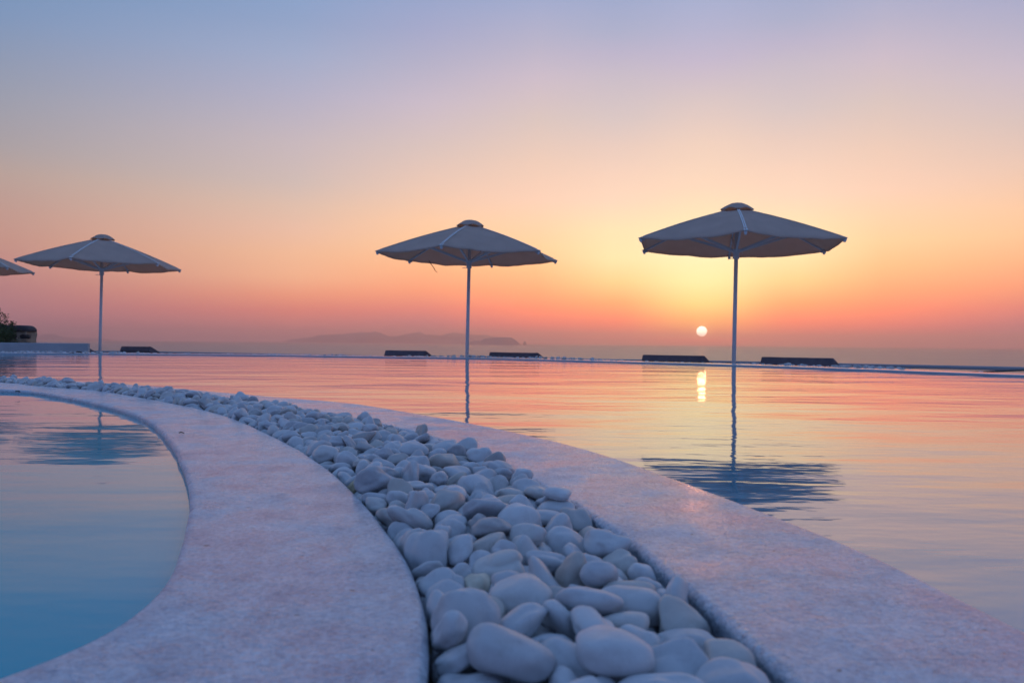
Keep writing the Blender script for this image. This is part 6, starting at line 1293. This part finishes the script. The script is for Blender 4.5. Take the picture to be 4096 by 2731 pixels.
-7140,10805,58,8,-69,-15,70,46,3, -8448,12156,0,45,-19,66,57,56,5, -8679,11926,40,71,-22,14,-66,49,18, -765,4523,-14,86,4,2,-51,52,5,
-8756,11729,11,38,-77,-43,-27,57,14, -4573,9055,-2,64,-14,20,-73,55,0, -7336,10815,54,74,-29,-2,-61,46,17, -2728,7277,33,72,2,5,69,51,14,
-7343,11293,44,85,-29,15,-41,48,17, -5682,9974,24,56,-40,-3,-72,37,4, -7512,11293,-6,9,1,-10,-99,40,16, -6979,10751,-20,71,-5,13,69,41,11,
-3024,7407,12,93,25,22,18,44,17, -7783,11565,59,92,-10,4,-37,62,8, -7293,11062,32,52,-6,-25,81,48,9, -3649,8192,2,7,29,38,-88,29,15,
-2707,7199,-5,67,-8,-34,65,44,13, -8383,11586,54,29,4,8,95,50,18, -8476,11841,75,47,9,22,85,66,17, -362,3282,-11,71,15,29,-63,34,7,
-4252,8695,28,67,-47,43,-38,43,17, -8267,11343,40,47,-28,13,83,60,2, -8364,11955,13,44,-19,-77,-42,44,7, -8816,12271,13,76,43,9,48,62,12,
-6946,10962,21,82,-45,18,-28,45,18, -4943,9312,35,34,13,-23,90,48,17, -5076,9315,-9,68,60,17,39,37,7, -2190,6640,11,6,19,23,-95,36,9,
-8411,11391,-13,29,-5,-25,92,38,14, -7965,11738,57,7,-2,16,98,56,4, -2533,7239,32,26,44,52,68,40,10, 112,2844,-10,41,73,-41,-36,41,13,
-8386,11860,65,48,33,9,80,57,7, -8246,11528,72,48,2,-2,88,41,10, -4780,9186,16,68,17,-54,-47,43,17, -7583,11315,-20,77,-25,28,-52,34,19,
-3486,8123,70,21,37,0,90,35,12, -698,3837,-8,87,29,33,-22,34,16, -459,3617,-1,68,-1,41,60,40,0, 375,915,-4,48,-5,-13,-86,62,6,
-5341,9629,62,59,50,-3,-63,40,8, -7471,11368,55,80,-3,-26,-54,54,12, -8139,11721,4,13,15,91,37,39,0, -4979,9426,34,1,-5,-17,98,33,0,
-3363,7947,30,69,-21,9,69,38,12, -5420,9629,-4,80,-21,4,56,35,16, -1520,5965,2,74,1,14,-66,36,13, -7932,11419,15,86,-45,5,25,38,8,
-7213,11182,20,96,-12,7,-24,40,12, -2656,7227,32,12,-14,-14,97,43,19, -8177,11944,35,72,11,-26,-63,44,17, -6199,10363,5,63,-24,8,-73,38,17,
-2582,6948,-7,74,50,31,32,42,4, -1824,6279,30,61,-32,43,-59,39,13, -8022,11469,49,94,20,27,3,45,5, -7750,11073,62,10,-50,34,-79,51,11,
-8439,12091,48,2,15,76,63,66,0, -3673,8085,9,0,4,-15,99,42,17, -8301,12019,16,68,-20,10,70,60,19, -4152,8501,14,53,-51,10,-67,46,0,
-5497,9845,35,74,-39,54,-7,46,15, -6720,10772,35,75,-51,-19,-37,46,5, 28,2381,-17,2,-36,-69,62,26,14, -2072,6380,9,88,26,-25,-32,43,16,
-8143,11597,56,92,-1,-13,-38,48,1, -8069,11228,14,86,39,-14,30,47,19, -7732,11255,62,80,10,-5,59,61,17, -8803,12202,7,30,-66,45,52,49,15,
-5788,9755,42,79,-12,54,25,45,9, -5228,9342,45,96,26,1,-8,54,7, -4591,8867,0,12,-84,25,-46,39,4, -8481,11710,-9,98,-5,22,-1,43,16,
-8635,12101,-8,93,1,-21,-30,38,17, -7675,11089,50,22,-5,-17,-96,42,14, -1173,5260,8,99,-7,0,11,57,17, -8599,11602,-18,85,4,-11,-52,27,5,
-65,2590,-9,26,13,-34,-89,37,3, -5299,9565,39,60,60,10,-52,36,7, -5117,9441,64,9,62,76,14,48,17, -1739,5986,-17,45,-17,-43,76,27,18,
-2013,6358,43,92,-4,9,38,40,19, -5387,9738,-23,82,-25,-9,51,36,14, -1244,4658,11,43,-7,5,-90,45,5, -1124,5597,-1,3,-51,-28,-81,44,7,
-4519,9007,41,15,-87,43,-20,50,18, -6080,10053,40,15,24,50,-82,43,1, -6295,10147,39,55,49,28,-61,48,16, -8279,11724,55,54,24,40,70,54,1,
-1954,6150,-20,32,60,-69,23,38,3, -3735,8376,26,41,-46,-52,59,57,10, -1551,5908,-6,45,17,-36,80,41,13, -7465,11015,-19,48,47,-73,-10,27,1,
-7494,11128,53,97,-2,-5,22,43,12, -5350,9576,19,17,-34,74,56,41,2,
)
recs = []
for i in range(0, len(STONES), 9):
    x, y, z, qw, qx, qy, qz, L_, k = STONES[i:i + 9]
    q = Quaternion((qw, qx, qy, qz)); q.normalize()
    x, y, z = x / 2000, y / 2000, z / 2000
    drop = 0.023 - 0.001 * max(0, min(1, (y - 1.3) / 1.2)) + 0.011 * max(0, min(1, (y - 3.6) / 1.2))
    recs.append((V(x, y, z - drop), q, L_ / 1000, k))
kinds = []
for k in range(NKIND):
    bm = pebble_bm(k, 4); me = bpy.data.meshes.new('pebble'); bm.to_mesh(me); bm.free()
    for p in me.polygons: p.use_smooth = True
    me.materials.append(M_pebble); kinds.append(me)
NIND = 300
def nearest(px, py):
    best = None
    for i in range(220):
        d = (recs[i][0] - EYE); c = cam_rot.transposed() @ d
        sx, sy = IW / 2 - c.x / c.z * FPX, IH / 2 + c.y / c.z * FPX
        e = (sx - px) ** 2 + (sy - py) ** 2
        if best is None or e < best[0]: best = (e, i)
    return best[1]
special = {nearest(1440, 1945): (M_ochre, 'yellowish pebble against the broad left coping, midway along the bed'),
           nearest(1975, 2395): (M_stained, 'beige stained pebble among the white ones near the front of the bed'),
           nearest(1755, 2600): (M_ochre, 'ochre brown pebble wedged at the front end of the broad coping')}
for i in range(NIND):
    p, q, L_, k = recs[i]
    o = bpy.data.objects.new('pebble', kinds[k]); col.objects.link(o)
    o.location = p; o.rotation_mode = 'QUATERNION'; o.rotation_quaternion = q; o.scale = (L_,) * 3
    o['category'] = 'pebble'; o['group'] = 'white pebbles in the curved bed'
    if i in special:
        o.data = kinds[k].copy(); o.data.materials[0] = special[i][0]; o['label'] = special[i][1]
    else:
        o['label'] = 'smooth white pebble lying in the curved bed between the two copings'
# the rest of the bed, and the stones of the far channel, too many to be counted
rnd = random.Random(21)
low = []
for k in range(NKIND):
    out = []
    for sub in (2, 3):
        b2 = pebble_bm(k, sub); out.append(([v.co.copy() for v in b2.verts], [tuple(v.index for v in f.verts) for f in b2.faces])); b2.free()
    low.append(out)
allv, allf = [], []
def put(p, q, L_, k, sub=1):
    vs, fs = low[k][sub]; b0 = len(allv); m = q.to_matrix() * L_
    allv.extend([tuple(m @ v + p) for v in vs]); allf.extend([tuple(a + b0 for a in f) for f in fs])
for i, (p, q, L_, k) in enumerate(recs[NIND:]): put(p, q, L_, k, 1 if i < 500 else 0)
fc = resample([(a + b_) / 2 for a, b_ in zip(F, G2)], 900)
for i, c in enumerate(fc):
    if c.x < -9.6 or c.y < 5.2: continue
    t = (fc[min(i + 1, 899)] - fc[i - 1]).normalized(); n_ = V(-t.y, t.x, 0)
    mound = .5 + .9 * noise.noise(c * .55) + .5 * noise.noise(c * 1.9 + V(7, 0, 0))
    mound += max(0.0, 1 - abs(c.x - .6) / 2.2) * .2
    for _ in range(3):
        w = rnd.uniform(-.15, .15)
        L_ = rnd.uniform(.05, .085) * (1.25 if rnd.random() < .06 else 1)
        lvl = -.034 + .046 * max(0, min(1.2, mound)) * rnd.uniform(.1, 1)
        put(V(c.x, c.y, 0) + n_ * w + t * rnd.uniform(-.03, .03) + V(0, 0, lvl), Quaternion((1, rnd.gauss(0, .15), rnd.gauss(0, .15), rnd.uniform(-3, 3))).normalized(), L_, rnd.randrange(NKIND), 0)
me = bpy.data.meshes.new('pebble_bed'); me.from_pydata(allv, [], allf)
me.polygons.foreach_set('use_smooth', [True] * len(me.polygons)); me.materials.append(M_pebbles)
o = bpy.data.objects.new('pebble_bed', me); col.objects.link(o)
tag(o, 'mass of smaller white pebbles filling the curved bed and the far channel', 'pebbles', None, 'stuff')
# ------------------------------------------------------------------ haze
HAZE_DENS = 5.2e-5
bm = bmesh.new()
HT, HB, HR = 480.0, SEA_Z - 3.5, SEA_R + 2500
add_box(bm, (0, 0, (HT + HB) / 2), (2 * HR, 2 * HR, HT - HB))
hm = bpy.data.materials.new('haze_air'); hm.use_nodes = True
hn = hm.node_tree; hn.nodes.clear()
pv = hn.nodes.new('ShaderNodeVolumePrincipled'); pv.inputs['Density'].default_value = HAZE_DENS
pv.inputs['Color'].default_value = (1.0, 0.76, 0.73, 1); pv.inputs['Anisotropy'].default_value = 0.86
ho = hn.nodes.new('ShaderNodeOutputMaterial'); hn.links.new(pv.outputs[0], ho.inputs['Volume'])
o = link('haze', bm, hm); tag(o, kind='stuff')
